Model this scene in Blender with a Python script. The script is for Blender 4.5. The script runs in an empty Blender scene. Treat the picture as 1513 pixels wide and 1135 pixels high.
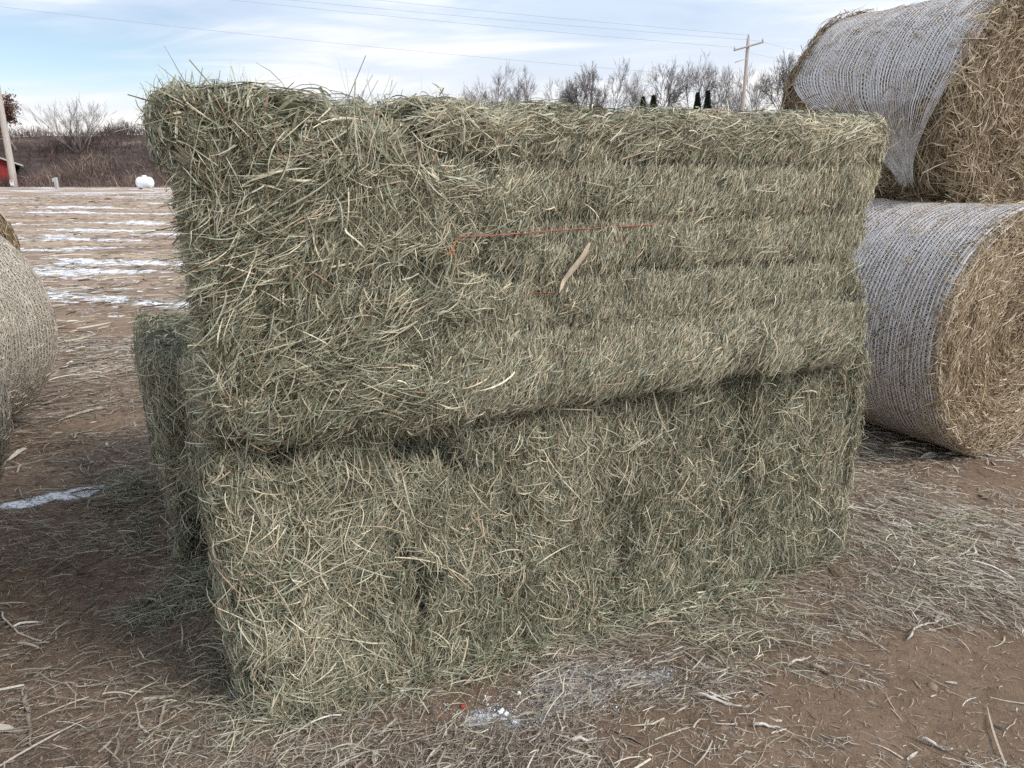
import bpy, math, random
import numpy as np
from math import radians as R_

S = bpy.context.scene
COL = S.collection
rng = np.random.default_rng(7)
random.seed(7)

# ------------------------------------------------------------------ camera
F_PX = 1092.0
PITCH = math.atan(309 / F_PX)
EYE = 1.6
cam_d = bpy.data.cameras.new('camera')
cam = bpy.data.objects.new('camera', cam_d)
COL.objects.link(cam)
cam.location = (0, 0, EYE)
cam.rotation_euler = (math.pi / 2 - PITCH, 0, 0)
cam_d.sensor_fit = 'HORIZONTAL'
cam_d.sensor_width = 36
cam_d.lens = F_PX / 1513 * 36
cam_d.clip_start = 0.05
cam_d.clip_end = 4000
S.camera = cam

# ------------------------------------------------------------------ light
SUN_EL, SUN_AZ = 42.0, 116.0          # azimuth clockwise from +y (view direction)
sd = bpy.data.lights.new('sun', 'SUN')
sd.energy = 1.9
sd.angle = R_(22)
sd.color = (1.0, 0.955, 0.89)
sun = bpy.data.objects.new('sun', sd)
COL.objects.link(sun)
sun.rotation_euler = (R_(90 - SUN_EL), 0, R_(180 - SUN_AZ))

S.view_settings.view_transform = 'Standard'
S.view_settings.look = 'None'
S.cycles.use_denoising = False
S.view_settings.exposure = 0.80
S.view_settings.gamma = 1
S.view_settings.use_curve_mapping = False

W = bpy.data.worlds.new('World')
S.world = W
W.use_nodes = True


def build_world():
    nt = W.node_tree
    nt.nodes.clear()
    N = nt.nodes.new
    L = nt.links.new
    out = N('ShaderNodeOutputWorld')
    sky = N('ShaderNodeTexSky')
    sky.sky_type = 'NISHITA'
    sky.sun_disc = False
    sky.sun_elevation = R_(SUN_EL)
    sky.sun_rotation = R_(SUN_AZ)
    sky.air_density = 1.0
    sky.dust_density = 0.3
    bsky = N('ShaderNodeBackground')
    bsky.inputs[1].default_value = 0.078
    L(sky.outputs[0], bsky.inputs[0])
    tc = N('ShaderNodeTexCoord')
    # cloud sheets seen in perspective: direction divided by its height
    sep = N('ShaderNodeSeparateXYZ')
    L(tc.outputs['Generated'], sep.inputs[0])

    def math_(op, a, b=None, clamp=False):
        m = N('ShaderNodeMath')
        m.operation = op
        m.use_clamp = clamp
        for i, v in enumerate((a, b)):
            if v is None:
                continue
            if isinstance(v, (int, float)):
                m.inputs[i].default_value = v
            else:
                L(v, m.inputs[i])
        return m.outputs[0]
    zz = math_('ADD', math_('MAXIMUM', sep.outputs[2], 0.0), 0.12)
    cx = math_('DIVIDE', sep.outputs[0], zz)
    cy = math_('DIVIDE', sep.outputs[1], zz)
    cmb = N('ShaderNodeCombineXYZ')
    L(math_('MULTIPLY', math_('ADD', cx, math_('MULTIPLY', cy, 0.35)), 0.55), cmb.inputs[0])
    L(cy, cmb.inputs[1])

    def noise(scale, detail, rough, vec, dist=0.0):
        n = N('ShaderNodeTexNoise')
        n.inputs['Scale'].default_value = scale
        n.inputs['Detail'].default_value = detail
        n.inputs['Roughness'].default_value = rough
        n.inputs['Distortion'].default_value = dist
        L(vec, n.inputs['Vector'])
        return n.outputs[0]
    n1 = noise(0.75, 6, 0.5, cmb.outputs[0], 0.4)
    n2 = noise(1.9, 5, 0.55, cmb.outputs[0], 0.8)
    ramp = N('ShaderNodeValToRGB')
    e = ramp.color_ramp.elements
    e[0].position = 0.30
    e[0].color = (0.47, 0.60, 0.79, 1)
    e[1].position = 0.62
    e[1].color = (1.0, 1.0, 1.02, 1)
    m_ = e.new(0.48)
    m_.color = (0.63, 0.73, 0.87, 1)
    L(math_('ADD', math_('MULTIPLY', n1, 0.55), math_('MULTIPLY', n2, 0.45)), ramp.inputs[0])
    # brighter, creamier band of cloud low over the horizon
    band = N('ShaderNodeMapRange')
    band.inputs[1].default_value = 0.03
    band.inputs[2].default_value = 0.20
    band.inputs[3].default_value = 0.75
    band.inputs[4].default_value = 0.0
    band.interpolation_type = 'SMOOTHSTEP'
    L(sep.outputs[2], band.inputs[0])
    mixb = N('ShaderNodeMix')
    mixb.data_type = 'RGBA'
    L(band.outputs[0], mixb.inputs[0])
    L(ramp.outputs[0], mixb.inputs[6])
    mixb.inputs[7].default_value = (0.93, 0.90, 0.86, 1)
    bcl = N('ShaderNodeBackground')
    bcl.inputs[1].default_value = 0.67
    L(mixb.outputs[2], bcl.inputs[0])
    # gap in the clouds around one direction (upper left of the view)
    dot = N('ShaderNodeVectorMath')
    dot.operation = 'DISTANCE'
    sc = N('ShaderNodeVectorMath')
    sc.operation = 'MULTIPLY'
    sc.inputs[1].default_value = (1, 1, 6.0)
    L(tc.outputs['Generated'], sc.inputs[0])
    L(sc.outputs[0], dot.inputs[0])
    g = np.array([-0.66, 1.088, 0.165])
    g = g / np.linalg.norm(g)
    dot.inputs[1].default_value = (g[0], g[1], g[2] * 6.0)
    gap = N('ShaderNodeMapRange')
    gap.inputs[1].default_value = 0.08
    gap.inputs[2].default_value = 0.38
    gap.inputs[3].default_value = 0.92
    gap.inputs[4].default_value = 0.0
    gap.interpolation_type = 'SMOOTHSTEP'
    L(math_('ADD', dot.outputs['Value'], math_('MULTIPLY', math_('SUBTRACT', n2, 0.5), 0.30)), gap.inputs[0])
    mx = N('ShaderNodeMixShader')
    L(gap.outputs[0], mx.inputs[0])
    L(bcl.outputs[0], mx.inputs[1])
    L(bsky.outputs[0], mx.inputs[2])
    L(mx.outputs[0], out.inputs[0])


build_world()

# ------------------------------------------------------------------ helpers
CP, SP = math.cos(PITCH), math.sin(PITCH)


def ray(px, py):
    a = (px - 756.5) / F_PX
    b = (567.5 - py) / F_PX
    return np.array([a, CP + b * SP, -SP + b * CP])


def at_z(px, py, z=0.0):
    d = ray(px, py)
    return d * ((z - EYE) / d[2]) + np.array([0, 0, EYE])


def at_y(px, py, y):
    d = ray(px, py)
    return d * (y / d[1]) + np.array([0, 0, EYE])


def norm(v):
    return v / np.maximum(np.linalg.norm(v, axis=-1, keepdims=True), 1e-9)


def _hash(i, j, k, seed):
    h = (i.astype(np.int64) * 374761393 + j.astype(np.int64) * 668265263 + k.astype(np.int64) * 2147483647 + seed * 974634777) & 0xFFFFFFFF
    h = ((h ^ (h >> 13)) * 1274126177) & 0xFFFFFFFF
    h = ((h ^ (h >> 16)) * 2246822519) & 0xFFFFFFFF
    return ((h ^ (h >> 15)) & 0xFFFFFF) / float(0xFFFFFF)


def vnoise(P, seed=0):
    """value noise in [-1, 1] at points (N,3)"""
    i = np.floor(P)
    f = P - i
    f = f * f * (3 - 2 * f)
    i = i.astype(np.int64)
    r = 0
    for dx in (0, 1):
        wx = f[..., 0] if dx else 1 - f[..., 0]
        for dy in (0, 1):
            wy = f[..., 1] if dy else 1 - f[..., 1]
            for dz in (0, 1):
                wz = f[..., 2] if dz else 1 - f[..., 2]
                r = r + wx * wy * wz * _hash(i[..., 0] + dx, i[..., 1] + dy, i[..., 2] + dz, seed)
    return r * 2 - 1


def fbm(P, seed=0, o=3):
    r, a, t = 0, 1.0, 0
    for k in range(o):
        r = r + a * vnoise(P * 2 ** k + 17.3 * k, seed + k)
        t += a
        a *= 0.5
    return r / t


def ss(x, a, b):
    t = np.clip((x - a) / (b - a), 0, 1)
    return t * t * (3 - 2 * t)


class Acc:
    """collects quads with a tint value and a material slot into one mesh object"""

    def __init__(s):
        s.v, s.q, s.t, s.m, s.sm, s.n = [], [], [], [], [], 0

    def add(s, v, q, tint=0.5, mat=0, smooth=False):
        v = np.asarray(v, np.float32).reshape(-1, 3)
        q = np.asarray(q, np.int64).reshape(-1, 4)
        s.v.append(v)
        s.q.append(q + s.n)
        s.n += len(v)
        s.t.append(np.broadcast_to(np.asarray(tint, np.float32), (len(q),)).copy())
        s.m.append(np.full(len(q), mat, np.int32))
        s.sm.append(np.full(len(q), smooth, bool))

    def build(s, name, mats, parent=None, loc=(0, 0, 0), rz=0.0):
        v = np.concatenate(s.v)
        q = np.concatenate(s.q)
        me = bpy.data.meshes.new(name)
        me.vertices.add(len(v))
        me.vertices.foreach_set('co', v.ravel())
        tri = q[:, 3] == q[:, 2]
        cnt = np.where(tri, 3, 4)
        keep = np.ones(q.shape, bool)
        keep[:, 3] = ~tri
        me.loops.add(int(cnt.sum()))
        me.loops.foreach_set('vertex_index', q[keep].astype(np.int32))
        me.polygons.add(len(q))
        me.polygons.foreach_set('loop_start', np.concatenate([[0], np.cumsum(cnt)[:-1]]).astype(np.int32))
        me.polygons.foreach_set('material_index', np.concatenate(s.m))
        me.update(calc_edges=True)
        me.polygons.foreach_set('use_smooth', np.concatenate(s.sm))
        a = me.attributes.new('tint', 'FLOAT', 'FACE')
        a.data.foreach_set('value', np.concatenate(s.t))
        for m in (mats if isinstance(mats, (list, tuple)) else [mats]):
            me.materials.append(m)
        o = bpy.data.objects.new(name, me)
        COL.objects.link(o)
        if parent:
            o.parent = parent
        o.location = loc
        o.rotation_euler = (0, 0, rz)
        return o


def empty(name, loc=(0, 0, 0), rz=0.0):
    o = bpy.data.objects.new(name, None)
    COL.objects.link(o)
    o.location = loc
    o.rotation_euler = (0, 0, rz)
    o.empty_display_size = 0.2
    return o


def tag(o, label=None, cat=None, group=None, kind=None):
    if label:
        o['label'] = label
    if cat:
        o['category'] = cat
    if group:
        o['group'] = group
    if kind:
        o['kind'] = kind
    return o


def strands(acc, P, D, N, L, Wd, tint, m=3, yaw=0.5, lift=0.15, kink=0.25, roll=0.9, mat=0, zmin=None, taper=0.25):
    """ribbon strands: base P, direction D, surface normal N; bent, kinked and rolled at random"""
    n = len(P)
    if n == 0:
        return
    D = norm(D - N * (D * N).sum(1, keepdims=True) * 0.0)
    Sd = norm(np.cross(N, D))
    Nn = norm(np.cross(D, Sd))
    b = rng.normal(0, 1, n) * yaw
    kk = rng.normal(0, 1, n) * kink * (rng.random(n) < 0.5)
    ki = rng.integers(1, max(2, m), n)
    lf = np.abs(rng.normal(0, 1, n)) * lift
    rl = rng.normal(0, 1, n) * roll
    B = np.cos(rl)[:, None] * Sd + np.sin(rl)[:, None] * Nn
    prof = 1 - (1 - taper) * (np.abs(np.linspace(-0.55, 1, m + 1)) ** 2.2)
    pts = np.empty((n, m + 1, 3))
    pts[:, 0] = P
    for i in range(m):
        t = (i + 0.5) / m
        y = b * t + kk * (i >= ki)
        p = lf * (1 - 2.1 * t)
        d = (np.cos(y) * np.cos(p))[:, None] * D + (np.sin(y) * np.cos(p))[:, None] * Sd + np.sin(p)[:, None] * Nn
        pts[:, i + 1] = pts[:, i] + d * (L / m)[:, None]
    off = B[:, None, :] * (Wd[:, None] * 0.5 * prof[None])[:, :, None]
    V = np.stack([pts - off, pts + off], 2)          # n, m+1, 2, 3
    if zmin is not None:
        V[..., 2] = np.maximum(V[..., 2], zmin)
    idx = np.arange(n * (m + 1) * 2).reshape(n, m + 1, 2)
    q = np.stack([idx[:, :-1, 0], idx[:, :-1, 1], idx[:, 1:, 1], idx[:, 1:, 0]], -1)
    acc.add(V, q, np.repeat(tint, m), mat)


def locks(Pc, Dc, Nc, k, spread, dj):
    """expand clump centres to k strands each with a shared direction"""
    n = len(Pc)
    P = np.repeat(Pc, k, 0)
    D = np.repeat(Dc, k, 0)
    Nn = np.repeat(Nc, k, 0)
    Sd = np.cross(Nn, D)
    P = P + Sd * rng.normal(0, spread, (n * k, 1)) + D * rng.normal(0, spread * 1.5, (n * k, 1)) + Nn * rng.normal(0, spread * 0.35, (n * k, 1))
    a = rng.normal(0, dj, n * k)
    D = np.cos(a)[:, None] * D + np.sin(a)[:, None] * Sd
    return P, D, Nn


def tube(acc, pts, rad, sides=8, tint=0.5, mat=0, smooth=True, cap=True):
    pts = np.asarray(pts, float)
    n = len(pts)
    rad = np.broadcast_to(np.asarray(rad, float), (n,))
    t = norm(np.gradient(pts, axis=0))
    ref = np.array([0, 0, 1.0]) if abs(t[:, 2]).mean() < 0.9 else np.array([1.0, 0, 0])
    a = norm(np.cross(t, ref))
    b = np.cross(t, a)
    th = np.arange(sides) / sides * 2 * np.pi
    V = pts[:, None] + rad[:, None, None] * (np.cos(th)[None, :, None] * a[:, None] + np.sin(th)[None, :, None] * b[:, None])
    idx = np.arange(n * sides).reshape(n, sides)
    nx = np.roll(idx, -1, 1)
    q = np.stack([idx[:-1], nx[:-1], nx[1:], idx[1:]], -1).reshape(-1, 4)
    V = V.reshape(-1, 3)
    if cap:
        V = np.vstack([V, pts[0], pts[-1]])
        c0, c1 = n * sides, n * sides + 1
        k = np.arange(sides)
        q = np.vstack([q, np.stack([idx[0][(k + 1) % sides], idx[0][k], np.full(sides, c0), np.full(sides, c0)], -1),
                       np.stack([idx[-1][k], idx[-1][(k + 1) % sides], np.full(sides, c1), np.full(sides, c1)], -1)])
    acc.add(V, q, tint, mat, smooth)


def box(acc, c, s, mat=0, tint=0.5, rz=0.0, bev=0.0):
    c = np.asarray(c, float)
    s = np.asarray(s, float) / 2
    if bev <= 0:
        X = np.array([[x, y, z] for x in (-1, 1) for y in (-1, 1) for z in (-1, 1)], float) * s
        Q = [[0, 1, 3, 2], [4, 6, 7, 5], [0, 4, 5, 1], [2, 3, 7, 6], [0, 2, 6, 4], [1, 5, 7, 3]]
    else:
        # chamfered box: each face inset, joined by chamfer strips
        X, Q = [], []
        key = {}
        for ax in range(3):
            for sg in (-1, 1):
                for a_ in (-1, 1):
                    for b_ in (-1, 1):
                        v = np.zeros(3)
                        o1, o2 = (ax + 1) % 3, (ax + 2) % 3
                        v[ax] = sg * s[ax]
                        v[o1] = a_ * (s[o1] - bev)
                        v[o2] = b_ * (s[o2] - bev)
                        cn = [0, 0, 0]
                        cn[ax], cn[o1], cn[o2] = sg, a_, b_
                        key[(ax, tuple(cn))] = len(X)
                        X.append(v)
        for ax in range(3):
            o1, o2 = (ax + 1) % 3, (ax + 2) % 3
            for sg in (-1, 1):
                def cc(a_, b_):
                    cn = [0, 0, 0]
                    cn[ax], cn[o1], cn[o2] = sg, a_, b_
                    return key[(ax, tuple(cn))]
                f = [cc(-1, -1), cc(1, -1), cc(1, 1), cc(-1, 1)]
                Q.append(f if sg > 0 else f[::-1])
        for ax in range(3):
            o1, o2 = (ax + 1) % 3, (ax + 2) % 3
            for s1 in (-1, 1):
                for s2 in (-1, 1):
                    f = []
                    for e_ in (-1, 1):
                        cn = [0, 0, 0]
                        cn[ax], cn[o1], cn[o2] = e_, s1, s2
                        f.append((key[(o1, tuple(cn))], key[(o2, tuple(cn))]))
                    Q.append([f[0][0], f[1][0], f[1][1], f[0][1]])
        for sx in (-1, 1):
            for sy in (-1, 1):
                for sz in (-1, 1):
                    t3 = [key[(k, (sx, sy, sz))] for k in range(3)]
                    Q.append(t3 + [t3[2]])
        X = np.array(X)
    ca, sa = math.cos(rz), math.sin(rz)
    X = np.stack([X[:, 0] * ca - X[:, 1] * sa, X[:, 0] * sa + X[:, 1] * ca, X[:, 2]], -1) + c
    acc.add(X, Q, tint, mat)


# ------------------------------------------------------------------ materials
def new_mat(name, rough=0.8, spec=0.25):
    m = bpy.data.materials.new(name)
    m.use_nodes = True
    b = m.node_tree.nodes['Principled BSDF']
    b.inputs['Roughness'].default_value = rough
    b.inputs['Specular IOR Level'].default_value = spec
    return m, m.node_tree, b


def ramp_node(nt, stops, interp='LINEAR'):
    r = nt.nodes.new('ShaderNodeValToRGB')
    r.color_ramp.interpolation = interp
    e = r.color_ramp.elements
    while len(e) > 1:
        e.remove(e[-1])
    e[0].position = stops[0][0]
    e[0].color = (*stops[0][1], 1)
    for p, c in stops[1:]:
        x = e.new(p)
        x.color = (*c, 1)
    return r


def strand_mat(name, stops, rough=0.62, spec=0.3, trans=0.0):
    """colour of each strand picked by its own tint, with fine streaks and faded patches"""
    m, nt, b = new_mat(name, rough, spec)
    at = nt.nodes.new('ShaderNodeAttribute')
    at.attribute_name = 'tint'
    r = ramp_node(nt, stops)
    nt.links.new(at.outputs['Fac'], r.inputs[0])
    tc = nt.nodes.new('ShaderNodeTexCoord')
    n = nt.nodes.new('ShaderNodeTexNoise')
    n.inputs['Scale'].default_value = 140
    n.inputs['Detail'].default_value = 2
    nt.links.new(tc.outputs['Object'], n.inputs[0])
    mr = nt.nodes.new('ShaderNodeMapRange')
    mr.inputs[1].default_value = 0.3
    mr.inputs[2].default_value = 0.7
    mr.inputs[3].default_value = 0.72
    mr.inputs[4].default_value = 1.2
    nt.links.new(n.outputs[0], mr.inputs[0])
    mu = nt.nodes.new('ShaderNodeVectorMath')
    mu.operation = 'SCALE'
    nt.links.new(r.outputs[0], mu.inputs[0])
    nt.links.new(mr.outputs[0], mu.inputs['Scale'])
    nt.links.new(mu.outputs[0], b.inputs['Base Color'])
    return m


def noise_mat(name, stops, scale=5, detail=6, rough=0.85, spec=0.2, bump=0.0, bscale=None, stretch=(1, 1, 1)):
    m, nt, b = new_mat(name, rough, spec)
    tc = nt.nodes.new('ShaderNodeTexCoord')
    mp = nt.nodes.new('ShaderNodeMapping')
    mp.inputs['Scale'].default_value = stretch
    nt.links.new(tc.outputs['Object'], mp.inputs[0])
    n = nt.nodes.new('ShaderNodeTexNoise')
    n.inputs['Scale'].default_value = scale
    n.inputs['Detail'].default_value = detail
    n.inputs['Roughness'].default_value = 0.6
    nt.links.new(mp.outputs[0], n.inputs[0])
    r = ramp_node(nt, stops)
    nt.links.new(n.outputs[0], r.inputs[0])
    nt.links.new(r.outputs[0], b.inputs['Base Color'])
    if bump:
        n2 = nt.nodes.new('ShaderNodeTexNoise')
        n2.inputs['Scale'].default_value = bscale or scale * 3
        n2.inputs['Detail'].default_value = 5
        nt.links.new(mp.outputs[0], n2.inputs[0])
        bp = nt.nodes.new('ShaderNodeBump')
        bp.inputs['Distance'].default_value = bump
        nt.links.new(n2.outputs[0], bp.inputs['Height'])
        nt.links.new(bp.outputs[0], b.inputs['Normal'])
    return m


# tint 0..1 : deep olive > sage > grey green > straw > red brown > pale
M_HAY = strand_mat('green_hay', [(0.0, (0.050, 0.050, 0.028)), (0.18, (0.170, 0.162, 0.100)), (0.42, (0.325, 0.328, 0.235)),
                                 (0.60, (0.485, 0.475, 0.365)), (0.74, (0.66, 0.58, 0.41)), (0.80, (0.30, 0.19, 0.125)),
                                 (0.88, (0.42, 0.29, 0.20)), (0.92, (0.64, 0.58, 0.42)), (1.0, (0.80, 0.74, 0.56))])
M_HAYCORE = noise_mat('hay_core', [(0.3, (0.035, 0.035, 0.02)), (0.7, (0.10, 0.10, 0.06))], 60, 4, 0.95)
M_GOLD = strand_mat('golden_hay', [(0.0, (0.10, 0.068, 0.042)), (0.3, (0.27, 0.20, 0.125)), (0.6, (0.48, 0.385, 0.255)),
                                   (0.75, (0.34, 0.22, 0.14)), (0.82, (0.58, 0.48, 0.33)), (1.0, (0.80, 0.71, 0.54))])
M_GOLDCORE = noise_mat('golden_hay_core', [(0.3, (0.07, 0.048, 0.025)), (0.7, (0.19, 0.135, 0.07))], 50, 4, 0.95)
M_BEIGE = strand_mat('weathered_hay', [(0.0, (0.28, 0.23, 0.175)), (0.4, (0.46, 0.39, 0.30)), (0.8, (0.60, 0.525, 0.42)), (1.0, (0.76, 0.69, 0.58))])
M_BEIGECORE = noise_mat('weathered_hay_core', [(0.3, (0.16, 0.14, 0.10)), (0.7, (0.32, 0.28, 0.21))], 45, 5, 0.95, bump=0.01)
M_STRAW = strand_mat('ground_straw', [(0.0, (0.08, 0.062, 0.05)), (0.3, (0.19, 0.155, 0.125)), (0.55, (0.36, 0.315, 0.26)),
                                      (0.8, (0.52, 0.47, 0.40)), (0.9, (0.42, 0.36, 0.24)), (1.0, (0.72, 0.68, 0.61))], 0.75, 0.2)
M_NET = noise_mat('white_net', [(0.3, (0.80, 0.77, 0.77)), (0.7, (0.95, 0.92, 0.92))], 30, 2, 0.45, 0.4)
M_NETOLD = noise_mat('aged_net', [(0.3, (0.52, 0.47, 0.40)), (0.7, (0.72, 0.67, 0.60))], 30, 2, 0.6, 0.3)
M_TWINE = noise_mat('red_twine', [(0.3, (0.27, 0.07, 0.05)), (0.7, (0.38, 0.12, 0.09))], 200, 2, 0.5, 0.4)
M_TWINE2 = noise_mat('orange_twine', [(0.3, (0.55, 0.16, 0.05)), (0.7, (0.68, 0.26, 0.10))], 200, 2, 0.5, 0.4)
M_HUSK = noise_mat('dry_corn_leaf', [(0.35, (0.42, 0.32, 0.22)), (0.6, (0.64, 0.54, 0.41))], 25, 4, 0.7, 0.25, bump=0.002, bscale=160, stretch=(1, 1, 0.15))
M_SNOW = noise_mat('snow', [(0.3, (0.78, 0.81, 0.86)), (0.7, (0.88, 0.90, 0.93))], 40, 3, 0.6, 0.3, bump=0.004, bscale=120)
M_BARK = noise_mat('bark', [(0.3, (0.14, 0.12, 0.11)), (0.7, (0.26, 0.23, 0.21))], 3, 5, 0.9)
M_BARKPALE = noise_mat('pale_bark', [(0.3, (0.15, 0.13, 0.12)), (0.7, (0.27, 0.24, 0.22))], 3, 5, 0.9)
M_TWIG = noise_mat('twigs', [(0.3, (0.17, 0.15, 0.14)), (0.7, (0.28, 0.25, 0.24))], 1, 3, 0.9)
M_POLE = noise_mat('weathered_pole_wood', [(0.25, (0.28, 0.24, 0.21)), (0.5, (0.45, 0.41, 0.37)), (0.8, (0.58, 0.55, 0.51))], 6, 6, 0.85, 0.2, bump=0.01, stretch=(6, 6, 0.5))
M_RED = noise_mat('red_barn_boards', [(0.3, (0.20, 0.025, 0.025)), (0.7, (0.30, 0.045, 0.04))], 4, 5, 0.7, stretch=(4, 4, 0.4))
M_ROOF = noise_mat('grey_roofing', [(0.3, (0.38, 0.34, 0.31)), (0.7, (0.52, 0.48, 0.45))], 4, 4, 0.7)
M_CONC = noise_mat('concrete', [(0.3, (0.36, 0.36, 0.36)), (0.7, (0.5, 0.5, 0.5))], 4, 4, 0.85)
M_TANK = noise_mat('white_tank_paint', [(0.3, (0.74, 0.77, 0.80)), (0.7, (0.82, 0.84, 0.86))], 1.5, 4, 0.35, 0.5)
M_GREY = noise_mat('grey_metal', [(0.3, (0.34, 0.36, 0.37)), (0.7, (0.46, 0.48, 0.49))], 5, 3, 0.5, 0.5)
M_WIRE = noise_mat('wire', [(0.3, (0.30, 0.33, 0.38)), (0.7, (0.36, 0.39, 0.44))], 1, 1, 0.5, 0.4)
M_SIGNW = noise_mat('sign_white', [(0.3, (0.72, 0.73, 0.75)), (0.7, (0.8, 0.8, 0.8))], 5, 2, 0.5)
M_SIGNR = noise_mat('sign_red', [(0.3, (0.55, 0.05, 0.05)), (0.7, (0.6, 0.07, 0.07))], 5, 2, 0.5)
M_OAK = strand_mat('dry_oak_leaves', [(0.0, (0.07, 0.035, 0.025)), (0.5, (0.17, 0.085, 0.06)), (1.0, (0.28, 0.16, 0.11))])
M_EVER = strand_mat('evergreen_needles', [(0.0, (0.02, 0.035, 0.025)), (1.0, (0.07, 0.095, 0.065))])
M_BRUSH = strand_mat('brush_twigs', [(0.0, (0.055, 0.04, 0.038)), (0.5, (0.115, 0.085, 0.08)), (0.8, (0.19, 0.125, 0.10)), (1.0, (0.32, 0.25, 0.2))], 0.9, 0.1)


# ------------------------------------------------------------------ ground
HZ = 0.6          # height of the far field above the yard


def ground_z(x, y):
    r = np.hypot(x, y)
    z = HZ * ss(r, 9.0, 42.0)
    P = np.stack([x, y, np.zeros_like(x)], -1)
    near = 1 - ss(r, 10, 40)
    z = z + near * (0.020 * fbm(P * 1.1, 3, 3) + 0.013 * fbm(P * 6.0, 5, 3) + 0.005 * (1 - ss(r, 3, 8)) * fbm(P * 22.0, 6, 2))
    z = z + 0.05 * ss(r, 8, 30) * fbm(P * np.array([0.15, 0.6, 1]), 9, 3)
    return z


# places with snow on the near ground: (centre, half sizes, angle)
_s0, _s1 = at_z(-30, 762), at_z(178, 712)
_p0, _p1, _p2 = at_z(745, 1070), at_z(850, 1018), at_z(950, 1000)
SNOWS = [((_s0 + _s1) / 2, np.linalg.norm(_s1 - _s0) / 2 * 1.35, 0.095, math.atan2(*(_s1 - _s0)[1::-1]), 1.25),
         (_p0, 0.20, 0.12, 0.2, 0.68), (_p1, 0.26, 0.15, 0.5, 0.60), (_p2, 0.26, 0.09, 0.1, 0.60)]


def snow_mask(x, y):
    m = np.zeros_like(x)
    P = np.stack([x, y, np.zeros_like(x)], -1)
    nz = fbm(P * 9, 31, 3)
    for c, a, b, an, k in SNOWS:
        dx, dy = x - c[0], y - c[1]
        u = (dx * math.cos(an) + dy * math.sin(an)) / a
        v = (-dx * math.sin(an) + dy * math.cos(an)) / b
        m = np.maximum(m, k * (1 - ss(np.sqrt(u * u + v * v) + nz * 0.5, 0.35, 1.15)))
    return m


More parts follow.
